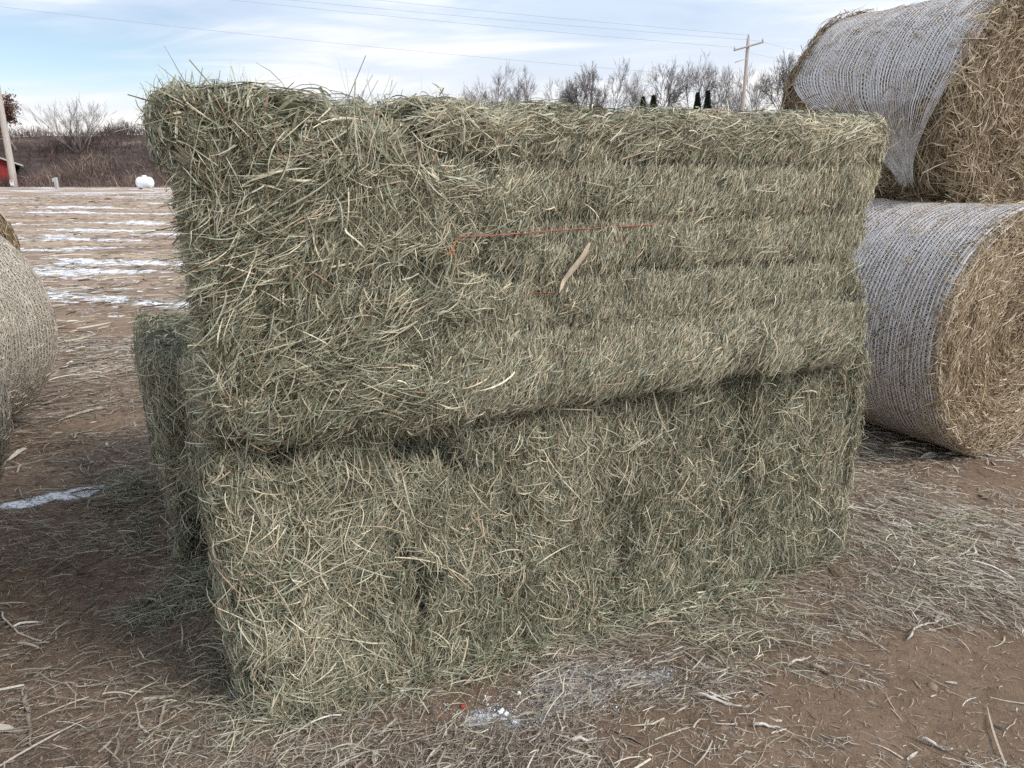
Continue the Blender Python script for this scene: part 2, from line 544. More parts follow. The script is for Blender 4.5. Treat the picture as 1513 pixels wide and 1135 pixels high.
def build_ground():
    na = 900
    th = np.linspace(0, 2 * np.pi, na, endpoint=False)
    rr = [0.0]
    r = 0.25
    while r < 2500:
        rr.append(r)
        r *= 1.0125 if 1.2 < r < 9 else (1.03 if r < 90 else 1.12)
    rr = np.array(rr[1:])
    Rg, Tg = np.meshgrid(rr, th, indexing='ij')
    x = Rg * np.sin(Tg)
    y = Rg * np.cos(Tg)
    z = ground_z(x, y)
    V = np.stack([x, y, z], -1).reshape(-1, 3)
    nr = len(rr)
    idx = np.arange(nr * na).reshape(nr, na)
    nx = np.roll(idx, -1, 1)
    q = np.stack([idx[:-1], idx[1:], nx[1:], nx[:-1]], -1).reshape(-1, 4)
    V = np.vstack([V, [[0, 0, float(ground_z(np.array([0.]), np.array([0.]))[0])]]])
    k = np.arange(na)
    q = np.vstack([q, np.stack([idx[0][k], nx[0][k], np.full(na, len(V) - 1), np.full(na, len(V) - 1)], -1)])
    a = Acc()
    a.add(V, q, 0.5, 0, True)
    m, nt, b = new_mat('soil', 0.9, 0.15)
    Nn, Ln = nt.nodes.new, nt.links.new
    tc = Nn('ShaderNodeTexCoord')
    obj = tc.outputs['Object']

    def noise(scale, detail=5, rough=0.6, vec=None, dist=0):
        n = Nn('ShaderNodeTexNoise')
        n.inputs['Scale'].default_value = scale
        n.inputs['Detail'].default_value = detail
        n.inputs['Roughness'].default_value = rough
        n.inputs['Distortion'].default_value = dist
        Ln(vec if vec is not None else obj, n.inputs['Vector'])
        return n.outputs[0]

    def mr(v, a0, a1, b0=0.0, b1=1.0, smooth=True):
        n = Nn('ShaderNodeMapRange')
        if smooth:
            n.interpolation_type = 'SMOOTHSTEP'
        for i, w in enumerate((a0, a1, b0, b1)):
            n.inputs[i + 1].default_value = w
        Ln(v, n.inputs[0])
        return n.outputs[0]

    def mt(op, a_, b_=None):
        n = Nn('ShaderNodeMath')
        n.operation = op
        for i, w in enumerate((a_, b_)):
            if w is None:
                continue
            if isinstance(w, (int, float)):
                n.inputs[i].default_value = w
            else:
                Ln(w, n.inputs[i])
        return n.outputs[0]

    def mix(f, a_, b_):
        n = Nn('ShaderNodeMix')
        n.data_type = 'RGBA'
        for s_, w in ((0, f), (6, a_), (7, b_)):
            if isinstance(w, tuple):
                n.inputs[s_].default_value = (*w, 1)
            else:
                Ln(w, n.inputs[s_])
        return n.outputs[2]
    soil = ramp_node(nt, [(0.3, (0.110, 0.076, 0.053)), (0.5, (0.200, 0.139, 0.097)), (0.72, (0.30, 0.218, 0.158))])
    Ln(mt('ADD', mt('MULTIPLY', noise(1.3, 6), 0.5), mt('MULTIPLY', noise(24, 6, 0.7), 0.5)), soil.inputs[0])
    # far field: flattened pale stubble and bare tan earth in drilled rows
    mp = Nn('ShaderNodeMapping')
    mp.inputs['Rotation'].default_value = (0, 0, R_(-4))
    mp.inputs['Scale'].default_value = (0.22, 1.0, 1)
    Ln(obj, mp.inputs[0])
    st = noise(1.1, 8, 0.7, mp.outputs[0])
    field = ramp_node(nt, [(0.34, (0.14, 0.095, 0.07)), (0.45, (0.28, 0.20, 0.15)), (0.55, (0.42, 0.315, 0.23)), (0.68, (0.55, 0.43, 0.31))])
    Ln(mt('ADD', mt('MULTIPLY', st, 0.6), mt('MULTIPLY', noise(7, 6, 0.75), 0.4)), field.inputs[0])
    ln = Nn('ShaderNodeVectorMath')
    ln.operation = 'LENGTH'
    Ln(obj, ln.inputs[0])
    dist = ln.outputs['Value']
    col = mix(mr(dist, 5, 16), soil.outputs[0], field.outputs[0])
    # snow left lying in the furrows
    mp2 = Nn('ShaderNodeMapping')
    mp2.inputs['Rotation'].default_value = (0, 0, R_(-5))
    mp2.inputs['Scale'].default_value = (0.30, 0.85, 1)
    Ln(obj, mp2.inputs[0])
    row = noise(1.15, 3, 0.5, mp2.outputs[0], 0.2)
    brk = noise(5.5, 6, 0.75)
    v = mt('ADD', mt('MULTIPLY', row, 0.58), mt('MULTIPLY', brk, 0.42))
    far = mr(v, 0.536, 0.568)
    far = mt('MULTIPLY', far, mr(dist, 7.5, 10.0))
    at = Nn('ShaderNodeAttribute')
    at.attribute_name = 'snow'
    nb = noise(75, 5, 0.75)
    nearm = mr(mt('ADD', at.outputs['Fac'], mt('MULTIPLY', mt('SUBTRACT', nb, 0.5), 1.5)), 0.44, 0.80)
    nearm = mt('MULTIPLY', nearm, mr(at.outputs['Fac'], 0.05, 0.2))
    sn = mt('MAXIMUM', far, nearm)
    col = mix(sn, col, (0.80, 0.83, 0.88))
    Ln(col, b.inputs['Base Color'])
    bp = Nn('ShaderNodeBump')
    bp.inputs['Distance'].default_value = 0.012
    bp.inputs['Strength'].default_value = 1.0
    hh = mt('ADD', mt('MULTIPLY', noise(30, 8, 0.7), 1.0), mt('MULTIPLY', noise(140, 4, 0.7), 0.35))
    Ln(mt('ADD', hh, mt('MULTIPLY', sn, 0.5)), bp.inputs['Height'])
    Ln(bp.outputs[0], b.inputs['Normal'])
    o = a.build('ground', m)
    at_ = o.data.attributes.new('snow', 'FLOAT', 'POINT')
    at_.data.foreach_set('value', snow_mask(V[:, 0].copy(), V[:, 1].copy()).astype(np.float32))
    tag(o, kind='structure', label='brown soil yard and stubble field streaked with old snow')
    return o


build_ground()


def build_hill():
    """long low embankment closing off the far side of the field, running on as a plateau behind it"""
    xs = np.linspace(-260, 260, 521)
    ys = np.concatenate([np.linspace(61, 96, 60), np.linspace(99, 300, 30)])
    X, Y = np.meshgrid(xs, ys, indexing='ij')
    Z = hill_z(X, Y)
    V = np.stack([X, Y, Z], -1).reshape(-1, 3)
    idx = np.arange(len(V)).reshape(X.shape)
    q = np.stack([idx[:-1, :-1], idx[1:, :-1], idx[1:, 1:], idx[:-1, 1:]], -1).reshape(-1, 4)
    a = Acc()
    a.add(V, q, 0.5, 0, True)
    m = noise_mat('hill_earth', [(0.30, (0.035, 0.028, 0.027)), (0.48, (0.075, 0.058, 0.054)), (0.60, (0.12, 0.088, 0.075)),
                                 (0.68, (0.20, 0.15, 0.12)), (0.735, (0.22, 0.18, 0.15)), (0.76, (0.62, 0.65, 0.70))], 0.35, 9, 0.95, 0.1, bump=0.3, bscale=3, stretch=(0.6, 1, 1.4))
    tag(a.build('hill', m), kind='structure', label='dark brushy embankment across the far end of the field')


def hill_z(X, Y):
    P = np.stack([X, Y, np.zeros_like(X)], -1)
    top = 6.0 + 0.35 * fbm(P * 0.03, 41, 2)
    rise = ss(Y + 2.0 * fbm(P * 0.05, 43, 2), 62, 90)
    return HZ - 0.5 + (top - HZ + 0.5) * rise + 0.35 * rise * fbm(P * 0.25, 44, 3) * (1 - ss(Y, 88, 100) * 0.7)


build_hill()


def build_brush():
    """leafless scrub covering the embankment, nobody could count its twigs"""
    n = 60000
    x = rng.uniform(-75, 95, n)
    y = rng.uniform(63, 92, n)
    P = np.stack([x, y, np.zeros(n)], -1)
    dens = fbm(P * 0.18, 51, 3)
    k = rng.random(n) < 0.55 + 0.9 * dens
    x, y, dens = x[k], y[k], dens[k]
    n = len(x)
    z = hill_z(x, y) - 0.1
    B = np.stack([x, y, z], -1)
    D = norm(np.stack([rng.normal(0, 0.45, n), rng.normal(0, 0.3, n), np.ones(n)], -1))
    Nn = norm(np.cross(D, np.stack([np.ones(n), rng.normal(0, 0.3, n), np.zeros(n)], -1)))
    L = rng.uniform(0.5, 1.5, n) * (1 + 0.6 * dens)
    t = np.clip(0.42 + 0.8 * fbm(np.stack([x, y, z * 0], -1) * 0.15, 55, 3) + rng.normal(0, 0.22, n), 0, 1)
    a = Acc()
    strands(a, B, D, Nn, L, rng.uniform(0.02, 0.07, n), t, m=3, yaw=0.5, lift=0.1, kink=0.4)
    # side twigs
    for r_ in range(2):
        B2 = B + D * (L * rng.uniform(0.3, 0.8, n))[:, None]
        D2 = norm(D + rng.normal(0, 0.7, (n, 3)))
        strands(a, B2, D2, norm(np.cross(D2, rng.normal(0, 1, (n, 3)))), L * rng.uniform(0.3, 0.6, n), rng.uniform(0.015, 0.045, n), t, m=2, yaw=0.4, kink=0.4)
    tag(a.build('brush', M_BRUSH), kind='stuff', label='leafless purple brown scrub on the embankment', cat='brush')


build_brush()

# ------------------------------------------------------------------ square bales
YAW = math.atan2(1.0776, 2.2893)
C0 = np.array([-0.828, 1.830, 0.0])
U = np.array([math.cos(YAW), math.sin(YAW), 0])
Wv = np.array([-math.sin(YAW), math.cos(YAW), 0])


class BoxBale:
    """rounded, pressed block of hay: local x along the bale, y into depth, z up, origin at centre of its base"""

    def __init__(s, size, seed, rad, strings, end_amp, face_amp, flake_amp, extra=None):
        s.h = np.array(size) / 2
        s.seed, s.rad, s.strings = seed, rad, strings
        s.end_amp, s.face_amp, s.flake_amp, s.extra = end_amp, face_amp, flake_amp, extra

    def surf(s, face, a, b):
        """face 0..5 = -x +x -y +y -z +z ; a,b in -1..1 -> position, normal, local"""
        ax, sg = face // 2, (-1 if face % 2 == 0 else 1)
        o1, o2 = [(1, 2), (0, 2), (0, 1)][ax]
        p = np.zeros((len(a), 3))
        p[:, ax] = sg * s.h[ax]
        p[:, o1] = a * s.h[o1]
        p[:, o2] = b * s.h[o2]
        inner = s.h - s.rad
        q = np.clip(p, -inner, inner)
        n = norm(p - q)
        pos = q + n * s.rad
        return pos + n * s.disp(pos, n)[:, None], n

    def disp(s, p, n):
        fr = np.abs(n[:, 1])
        en = np.abs(n[:, 0])
        tp = np.clip(n[:, 2], 0, 1)
        z = p[:, 2] + s.h[2]
        d = s.face_amp * fbm(p * np.array([2.2, 2.2, 3.2]), s.seed, 3)
        d = d + 0.008 * fbm(p * 16, s.seed + 7, 2)
        # creases where the strings bite in, bulges between them
        for zk, amp, wid in s.strings:
            wob = zk + 0.012 * vnoise(p * np.array([3.0, 0, 0]) + zk * 9, s.seed + 3)
            d = d - amp * np.exp(-((z - wob) / wid) ** 2) * (0.35 + 0.65 * np.maximum(fr, en)) * (0.45 + 0.55 * ss(p[:, 0] + s.h[0], 0.5, 1.2))
        # flakes: upright pressed slices
        xx = p[:, 0] * 9.0 + 1.2 * fbm(p * np.array([0.6, 0.6, 2.0]), s.seed + 11, 2)
        cell = np.floor(xx)
        e = np.abs(xx - cell - 0.5) * 2
        g = _hash(cell, cell * 0, cell * 0, s.seed + 13)
        d = d - s.flake_amp * fr * ((e ** 6) * 1.0 - (g - 0.5) * 0.9)
        # ragged ends and torn pockets
        d = d + en * s.end_amp * fbm(p * 4.2, s.seed + 19, 3)
        pk = fbm(p * np.array([5.5, 5.5, 7.5]), s.seed + 23, 2)
        lft = 1 - ss(p[:, 0] + s.h[0], 0.35, 1.1)
        d = d - (0.03 + 0.14 * lft) * ss(pk, 0.2, 0.55)
        d = d + tp * 0.018 * fbm(p * 5.0, s.seed + 29, 2)
        if s.extra:
            d = d + s.extra(p, n, z)
        return d

    def core(s, acc, res=0.02, mat=1):
        for face in range(6):
            ax = face // 2
            o1, o2 = [(1, 2), (0, 2), (0, 1)][ax]
            na = max(4, int(2 * s.h[o1] / res))
            nb = max(4, int(2 * s.h[o2] / res))
            A, B = np.meshgrid(np.linspace(-1, 1, na + 1), np.linspace(-1, 1, nb + 1), indexing='ij')
            p, n = s.surf(face, A.ravel(), B.ravel())
            p = p - n * 0.008
            p[:, 2] += s.h[2]
            idx = np.arange(len(p)).reshape(na + 1, nb + 1)
            q = np.stack([idx[:-1, :-1], idx[1:, :-1], idx[1:, 1:], idx[:-1, 1:]], -1).reshape(-1, 4)
            flip = (face in (0, 3, 4))
            if flip:
                q = q[:, ::-1]
            acc.add(p, q, 0.5, mat, True)

    def hay(s, acc, face, n, angle, spread, length, width, lift, layer, k=6, tint=None, yaw=0.5, clump=0.012, region=None, m=3, kink=0.3):
        """angle(a,b)->radians in the face plane (0 along first tangent); the others give per-strand arrays"""
        fine = face in (0, 2)
        nc = max(1, int(n * (2.0 if fine else 1.3)) // k)
        a = rng.uniform(-1, 1, nc * 2)
        b = rng.uniform(-1, 1, nc * 2)
        if region is not None:
            w = region(a, b)
            keep = rng.random(len(a)) < w
            a, b = a[keep][:nc], b[keep][:nc]
        else:
            a, b = a[:nc], b[:nc]
        nc = len(a)
        p, nn = s.surf(face, a, b)
        ax = face // 2
        o1, o2 = [(1, 2), (0, 2), (0, 1)][ax]
        t1 = np.zeros(3)
        t1[o1] = 1
        t2 = np.zeros(3)
        t2[o2] = 1
        an = angle(a, b, p)
        sp = spread(a, b, p)
        an = an + rng.normal(0, 1, nc) * sp
        flip = rng.random(nc) < 0.5
        an = an + np.pi * flip
        D = np.cos(an)[:, None] * t1 + np.sin(an)[:, None] * t2
        D = norm(D - nn * (D * nn).sum(1, keepdims=True))
        P, D2, N2 = locks(p, D, nn, k, clump, 0.22 + 0.0 * sp.mean())
        rp = lambda v: np.repeat(v, k)
        ln = rp(length(a, b, p)) * rng.lognormal(0, 0.40, nc * k) * (0.72 if fine else 0.85)
        wd = rp(width(a, b, p)) * rng.lognormal(0, 0.38, nc * k) * (0.68 if fine else 0.85)
        ed = np.minimum(s.h[o1] - np.abs(P[:, o1]), s.h[o2] - np.abs(P[:, o2]))
        ln = ln * np.clip(0.45 + np.maximum(ed, 0) / 0.10, 0.45, 1)
        P = P - D2 * (ln * 0.5)[:, None] + N2 * (rng.uniform(*layer, nc * k))[:, None]
        P[:, 2] += s.h[2]
        tn = 0.42 + 0.16 * fbm(p * 3.0, s.seed + 41, 2) + 0.12 * fbm(p * 9, s.seed + 43, 2)
        if tint is not None:
            tn = tn + tint(a, b, p)
        t = rp(tn + rng.normal(0, 0.10, nc)) + rng.normal(0, 0.17, nc * k)
        u = rng.random(nc * k)
        t = np.where(u > 0.965, rng.uniform(0.84, 0.98, nc * k), t)
        t = np.where((u > 0.925) & (u < 0.955), rng.uniform(0.76, 0.86, nc * k), t)
        t = np.where(u < 0.925, np.clip(t, 0, 0.74), t)
        strands(acc, P, D2, N2, ln, wd, np.clip(t, 0, 1), m=m, yaw=yaw, lift=lift, kink=kink, zmin=0.004 if s.floor else None)

    floor = False


def const(v):
    return lambda a, b, p: np.full(len(a), float(v))


def flyaways(B, acc, face, n, region, length, width, lift, tint=0.6, base_in=0.03, up=0.0):
    """long loose stems that stick out of the surface"""
    a = rng.uniform(-1, 1, n * 3)
    b = rng.uniform(-1, 1, n * 3)
    keep = rng.random(len(a)) < region(a, b)
    a, b = a[keep][:n], b[keep][:n]
    n = len(a)
    if not n:
        return
    p, nn = B.surf(face, a, b)
    p = p.copy()
    p[:, 2] += B.h[2]
    D = norm(rng.normal(0, 1, (n, 3)))
    D = D - nn * (D * nn).sum(1, keepdims=True)
    out = rng.uniform(*lift, n)
    D = norm(norm(D) * np.cos(out)[:, None] + nn * np.sin(out)[:, None] + np.array([0, 0, up]))
    N2 = norm(nn - D * (D * nn).sum(1, keepdims=True) + 1e-4)
    L = rng.uniform(*length, n)
    strands(acc, p - nn * base_in, D, N2, L, rng.uniform(*width, n), np.clip(rng.normal(tint, 0.2, n), 0, 1), m=7, yaw=1.5, lift=0.8, kink=1.0,
            zmin=0.004 if B.floor else None)


def build_upper():
    L_, W_, H_ = 2.37, 1.15, 0.885

    def extra(p, n, z):
        x = p[:, 0] + L_ / 2
        fr = np.clip(-n[:, 1], 0, 1)
        e = 0
        # heavy rolled lip along the bottom of the long face, dying out to the far end
        e = e + fr * (0.042 * ss(x, 0.1, 0.75) * np.exp(-((z - 0.10) / 0.11) ** 2) * (0.45 + 0.55 * (1 - ss(x, 1.7, 2.4))))
        # far end: bulges between the strings
        re = np.clip(n[:, 0], 0, 1)
        e = e + re * (0.035 * np.exp(-((z - 0.73) / 0.10) ** 2) - 0.125 * np.exp(-((z - 0.49) / 0.13) ** 2) + 0.03 * np.exp(-((z - 0.22) / 0.12) ** 2))
        # near end leans out slightly at the top
        le = np.clip(-n[:, 0], 0, 1)
        e = e + le * (0.025 * ss(z, 0.70, 0.84) - 0.060 * (1 - ss(z, 0.62, 0.80)) + 0.02 * (1 - ss(z, 0.0, 0.2)))
        # sagging underside
        e = e + np.clip(-n[:, 2], 0, 1) * 0.03 * (1 - ss(x, 0.3, 1.4))
        return e
    strings = [(0.735, 0.040, 0.022), (0.565, 0.036, 0.017), (0.40, 0.046, 0.020), (0.245, 0.036, 0.020)]
    B = BoxBale((L_, W_, H_), 101, 0.050, strings, 0.060, 0.024, 0.006, extra)
    acc = Acc()
    B.core(acc, 0.016)
    ux = lambda p: p[:, 0] + L_ / 2
    uz = lambda p: p[:, 2] + H_ / 2
    chaos = lambda p: 1 - ss(ux(p) + 0.25 * fbm(p * 3.5, 71, 2), 0.42, 1.05)
    topd = lambda p: ss(uz(p), H_ - 0.13, H_ - 0.02)

    def crease(p):
        z = uz(p)
        r = 0
        for zk, _, w in strings:
            r = np.maximum(r, np.exp(-((z - zk) / 0.022) ** 2))
        return r

    def f_angle(a, b, p):
        c = chaos(p)
        base = R_(72) + 0.35 * fbm(p * 2.0, 72, 2) + 0.9 * c * fbm(p * 2.6, 73, 2)
        base = base - R_(14) * (1 - ss(uz(p), 0.05, 0.25))
        t = np.maximum(topd(p), 0.8 * crease(p) * (rng.random(len(a)) < 0.5))
        return base * (1 - t) + (0.15 * rng.normal(0, 1, len(a))) * t

    def f_spread(a, b, p):
        return 0.26 + 0.65 * chaos(p) + 0.25 * topd(p) + 0.35 * crease(p)

    def f_len(a, b, p):
        return 0.050 + 0.075 * chaos(p) + 0.05 * topd(p)

    def f_wid(a, b, p):
        return 0.0026 + 0.0014 * chaos(p)

    def t_front(a, b, p):
        return 0.10 * (1 - chaos(p)) + 0.05 * ss(ux(p), 0.8, 1.6)
    B.hay(acc, 2, 62000, f_angle, f_spread, f_len, f_wid, 0.16, (-0.012, 0.009), 6, t_front, clump=0.010)
    calm = lambda a, b: 1 - 0.85 * ss(-(a * L_ / 2 + L_ / 2), -1.2, -0.7)
    B.hay(acc, 2, 34000, f_angle, f_spread, lambda a, b, p: 0.034 + 0 * a, lambda a, b, p: 0.0025 + 0 * a, 0.35, (-0.008, 0.010), 4, t_front, clump=0.008,
          region=lambda a, b: 0.15 + 0.85 * ss(a, -0.55, -0.1))
    # coarse locks hanging over the near third
    B.hay(acc, 2, 13000, lambda a, b, p: R_(60) + 2.6 * fbm(p * 3.4, 75, 2), const(0.35), lambda a, b, p: 0.085 + 0.05 * rng.random(len(a)), const(0.0033), 0.34, (0.0, 0.030), 14,
          lambda a, b, p: 0.10 * rng.normal(0, 1, len(a)), clump=0.011, region=lambda a, b: 0.95 * (1 - ss(a, -0.85, -0.25)) + 0.02, m=6, yaw=0.9, kink=0.6)
    B.hay(acc, 2, 5000, lambda a, b, p: R_(80) + 3.0 * fbm(p * 5.0, 79, 2), const(0.6), const(0.055), const(0.0028), 0.5, (0.0, 0.022), 4,
          None, clump=0.02, region=lambda a, b: 1 - ss(a, -0.7, 0.1), m=4, yaw=1.3, kink=0.8)
    B.hay(acc, 2, 5200, lambda a, b, p: R_(12) + 0.5 * fbm(p * 2.0, 77, 2), const(0.30), const(0.12), const(0.0032), 0.22, (0.0, 0.018), 10,
          lambda a, b, p: 0.12 + 0 * a, clump=0.012, region=lambda a, b: ss(b, 0.72, 0.95), m=4)
    # near corner: stems hang down over the seam
    B.hay(acc, 2, 7000, lambda a, b, p: R_(80) + 0.9 * fbm(p * 3.0, 78, 2), const(0.45), const(0.15), const(0.0032), 0.3, (0.0, 0.02), 8,
          None, clump=0.014, region=lambda a, b: (1 - ss(b, -0.98, -0.55)) * (1 - ss(a, -0.9, -0.45)), m=5, yaw=0.8)
    # fringe over the lip
    B.hay(acc, 2, 12000, lambda a, b, p: R_(57) + 0.3 * fbm(p * 3.0, 76, 2), const(0.25), const(0.075), const(0.0030), 0.35, (0.0, 0.016), 6,
          lambda a, b, p: 0.10 + 0 * a, clump=0.010, region=lambda a, b: 1 - ss(b, -0.97, -0.62), m=3)
    for face, n in ((0, 26000), (1, 17000), (5, 22000), (3, 12000), (4, 5000)):
        B.hay(acc, face, n, lambda a, b, p: 1.2 * fbm(p * 2.5, 80, 2) + 0.6, const(0.7), const(0.085), const(0.0032 if face != 3 else 0.006), 0.35, (-0.01, 0.015), 7, None, clump=0.014, m=5, yaw=1.0, kink=0.6)
    # loose stems
    flyaways(B, acc, 5, 1500, lambda a, b: (1 - ss(b, -1.0, 0.2)) * (0.35 + 0.65 * (1 - ss(a, -1, -0.3))), (0.03, 0.085), (0.0012, 0.0024), (0.0, 0.55), 0.5, 0.03)
    flyaways(B, acc, 2, 900, lambda a, b: 0.12 + 0.9 * (1 - ss(a, -0.95, -0.35)), (0.06, 0.17), (0.0018, 0.0036), (0.05, 0.5), 0.72, 0.01)
    flyaways(B, acc, 0, 1600, lambda a, b: 0.4 + 0.6 * (b > 0), (0.04, 0.12), (0.0018, 0.0036), (0.2, 1.1), 0.6, 0.02)
    flyaways(B, acc, 1, 1300, lambda a, b: 0.5 + 0 * a, (0.05, 0.15), (0.0018, 0.0036), (0.2, 1.1), 0.66, 0.02)
    return B, acc


def build_lower(size, seed, nscale=1.0, long_ends=True):
    L_, W_, H_ = size
    strings = [(0.30, 0.006, 0.03), (0.60, 0.006, 0.03)]

    def extra(p, n, z):
        x = p[:, 0] + L_ / 2
        e = np.clip(-n[:, 1], 0, 1) * ((0.03 + 0.035 * (1 - ss(x, 0.1, 0.9))) * (1 - ss(z, 0.0, 0.28)) - 0.015 * (ss(z, 0.78, 0.88)))
        e = e + (0.030 * ss(z, 0.2, 0.55) - 0.02) * np.clip(-n[:, 0], 0, 1)
        return e
    B = BoxBale(size, seed, 0.04, strings, 0.05, 0.024, 0.030, extra)
    B.floor = True
    acc = Acc()
    B.core(acc, 0.018)
    ux = lambda p: p[:, 0] + L_ / 2
    chaos = lambda p: 1 - ss(ux(p) + 0.2 * fbm(p * 3.5, seed + 1, 2), 0.2, 0.7)

    def f_angle(a, b, p):
        return R_(88) + 0.75 * fbm(p * np.array([5.5, 1, 2.2]), seed + 2, 2) + 0.8 * chaos(p) * fbm(p * 3, seed + 3, 2)

    def f_spread(a, b, p):
        return 0.36 + 0.35 * chaos(p)
    B.hay(acc, 2, int(52000 * nscale), f_angle, f_spread, lambda a, b, p: 0.085 + 0.03 * chaos(p), const(0.0029), 0.18, (-0.010, 0.012), 7,
          lambda a, b, p: -0.06 + 0 * a, yaw=0.8, clump=0.010, m=4, kink=0.5)
    B.hay(acc, 2, int(18000 * nscale), lambda a, b, p: 2.5 * fbm(p * 3.0, seed + 5, 2), const(0.9), const(0.06), const(0.0026), 0.3, (-0.004, 0.014), 4,
          lambda a, b, p: 0.02 + 0 * a, yaw=1.1, clump=0.014, m=4, kink=0.6)
    B.hay(acc, 2, int(3500 * nscale), lambda a, b, p: R_(90) + 0.9 * fbm(p * 3, seed + 6, 2), const(0.5), const(0.15), const(0.0036), 0.22, (0.004, 0.02), 5,
          lambda a, b, p: 0.16 + 0 * a, yaw=0.8, clump=0.012, m=4, kink=0.5, region=lambda a, b: 0.25 + 0.75 * (1 - ss(a, -1, -0.4)))
    for face, n in ((0, 22000), (1, 15000), (5, 14000), (3, 12000)):
        B.hay(acc, face, int(n * nscale), lambda a, b, p: R_(90) + 1.2 * fbm(p * 2.5, seed + 8, 2), const(0.7), const(0.085), const(0.0032 if face != 3 else 0.006), 0.4, (-0.012, 0.014), 7,
              None, clump=0.014, m=4, yaw=0.8)
    flyaways(B, acc, 2, int(1300 * nscale), lambda a, b: 0.3 + 0.7 * (1 - ss(a, -1, -0.5)), (0.06, 0.18), (0.0018, 0.0036), (0.05, 0.6), 0.72, 0.01)
    flyaways(B, acc, 0, int(1800 * nscale), lambda a, b: 0.5 + 0 * a, (0.05, 0.16), (0.0014, 0.0030), (0.1, 0.8), 0.72, 0.02)
    flyaways(B, acc, 1, int(1300 * nscale), lambda a, b: 0.5 + 0 * a, (0.05, 0.17), (0.0018, 0.0036), (0.2, 1.0), 0.6, 0.02)
    B.hay(acc, 2, int(5000 * nscale), lambda a, b, p: R_(85) + 0.9 * fbm(p * 3, seed + 16, 2), const(0.5), const(0.17), const(0.0032), 0.35, (0.0, 0.035), 8,
          None, clump=0.016, m=5, yaw=0.8, region=lambda a, b: ss(b, 0.72, 0.95) * (1 - ss(a, -0.9, -0.5)))
    # splayed skirt where the hay meets the ground
    B.hay(acc, 2, int(6000 * nscale), lambda a, b, p: R_(90) + 0.5 * fbm(p * 4, seed + 9, 2), const(0.5), const(0.12), const(0.0030), 0.5, (0.0, 0.05), 5,
          None, clump=0.02, m=4, region=lambda a, b: 1 - ss(b, -0.98, -0.75), yaw=0.8)
    return B, acc


SQ = 'large square bales of green hay'
LOW = (2.51, 1.13, 0.90)
Bl, al = build_lower(LOW, 201)
c = C0 + U * (LOW[0] / 2 + 0.045) + Wv * (LOW[1] / 2 + 0.035)
o = al.build('square_hay_bale', [M_HAY, M_HAYCORE], None, (c[0], c[1], 0), YAW)
tag(o, 'big green hay bale on the soil carrying the other bale, its stems running upright', 'hay bale', SQ)

YB = R_(28.0)
Bb, ab = build_lower((2.4, 1.15, 0.89), 301, 0.55)
ub = np.array([math.cos(YB), math.sin(YB), 0])
wb = np.array([-math.sin(YB), math.cos(YB), 0])
cb = np.array([-1.425, 2.84, 0]) + ub * 1.2 + wb * 0.575
Bb.hay(ab, 2, 3500, lambda a, b, p: R_(90) + 1.0 * fbm(p * 3, 411, 2), const(0.6), const(0.12), const(0.0040), 0.5, (0.0, 0.09), 6, None, clump=0.02, m=4,
       region=lambda a, b: 1 - ss(a, -0.9, -0.7), yaw=0.8)
o = ab.build('square_hay_bale', [M_HAY, M_HAYCORE], None, (cb[0], cb[1], 0), YB)
tag(o, 'green hay bale on the ground behind the stack, only its shaded end poking out', 'hay bale', SQ)

Bu, au = build_upper()
YU = YAW - R_(0.9)
Uu = np.array([math.cos(YU), math.sin(YU), 0])
Wu = np.array([-math.sin(YU), math.cos(YU), 0])
cu = C0 - Wu * 0.022 + Uu * (1.185 + 0.02) + Wu * (1.15 / 2 + 0.02)
UZ = 0.902
up_bale = au.build('square_hay_bale', [M_HAY, M_HAYCORE], None, (cu[0], cu[1], UZ), YU)
tag(up_bale, 'top green hay bale of the stack, bound with red twine', 'hay bale', SQ)


def on_upper_face(px, py, lift=0.0):
    """local point of the upper bale's long face under a photograph point"""
    d = ray(px, py)
    n = Wu
    p0 = cu - Wu * (1.15 / 2)
    t = ((p0 - np.array([0, 0, EYE])) @ n) / (d @ n)
    P = d * t + np.array([0, 0, EYE]) - np.array([cu[0], cu[1], UZ])
    x, z = P @ Uu, P[2]
    q, nn = Bu.surf(2, np.array([x / (2.37 / 2)]), np.array([(z - 0.4425) / 0.4425]))
    q = q[0] + nn[0] * lift
    q[2] += 0.4425
    return q


def twine(pts, rad, mat, lift, wob=0.002, n=60, name='twine'):
    a = Acc()
    lf = np.broadcast_to(np.asarray(lift, float), (len(pts),))
    key = np.array([on_upper_face(*p, float(l_)) for p, l_ in zip(pts, lf)])
    t = np.linspace(0, 1, len(key))
    tt = np.linspace(0, 1, n)
    P = np.stack([np.interp(tt, t, key[:, i]) for i in range(3)], -1)
    P[:, 1] = np.minimum(P[:, 1], np.convolve(np.pad(P[:, 1], 6, 'edge'), np.ones(13) / 13, 'valid'))
    P = P + rng.normal(0, wob, P.shape) * np.array([0.2, 0.6, 1.0])
    tube(a, P, rad, 6)
    return a.build(name, mat, up_bale)


twine([(668, 349), (740, 346), (830, 340), (940, 333), (1058, 325)], 0.0023, M_TWINE, (0.020, 0.024, 0.026, 0.022, 0.008), 0.0006)
twine([(672, 352), (664, 366), (656, 376)], 0.0018, M_TWINE2, 0.018, 0.0006, 14)
twine([(664, 366), (672, 388), (680, 408)], 0.0016, M_TWINE2, 0.018, 0.0010, 16)
twine([(750, 434), (820, 432), (905, 424)], 0.0013, M_TWINE, 0.005, 0.0012, 40)
twine([(880, 518), (820, 518), (760, 520)], 0.0012, M_TWINE, 0.004, 0.0012, 40)


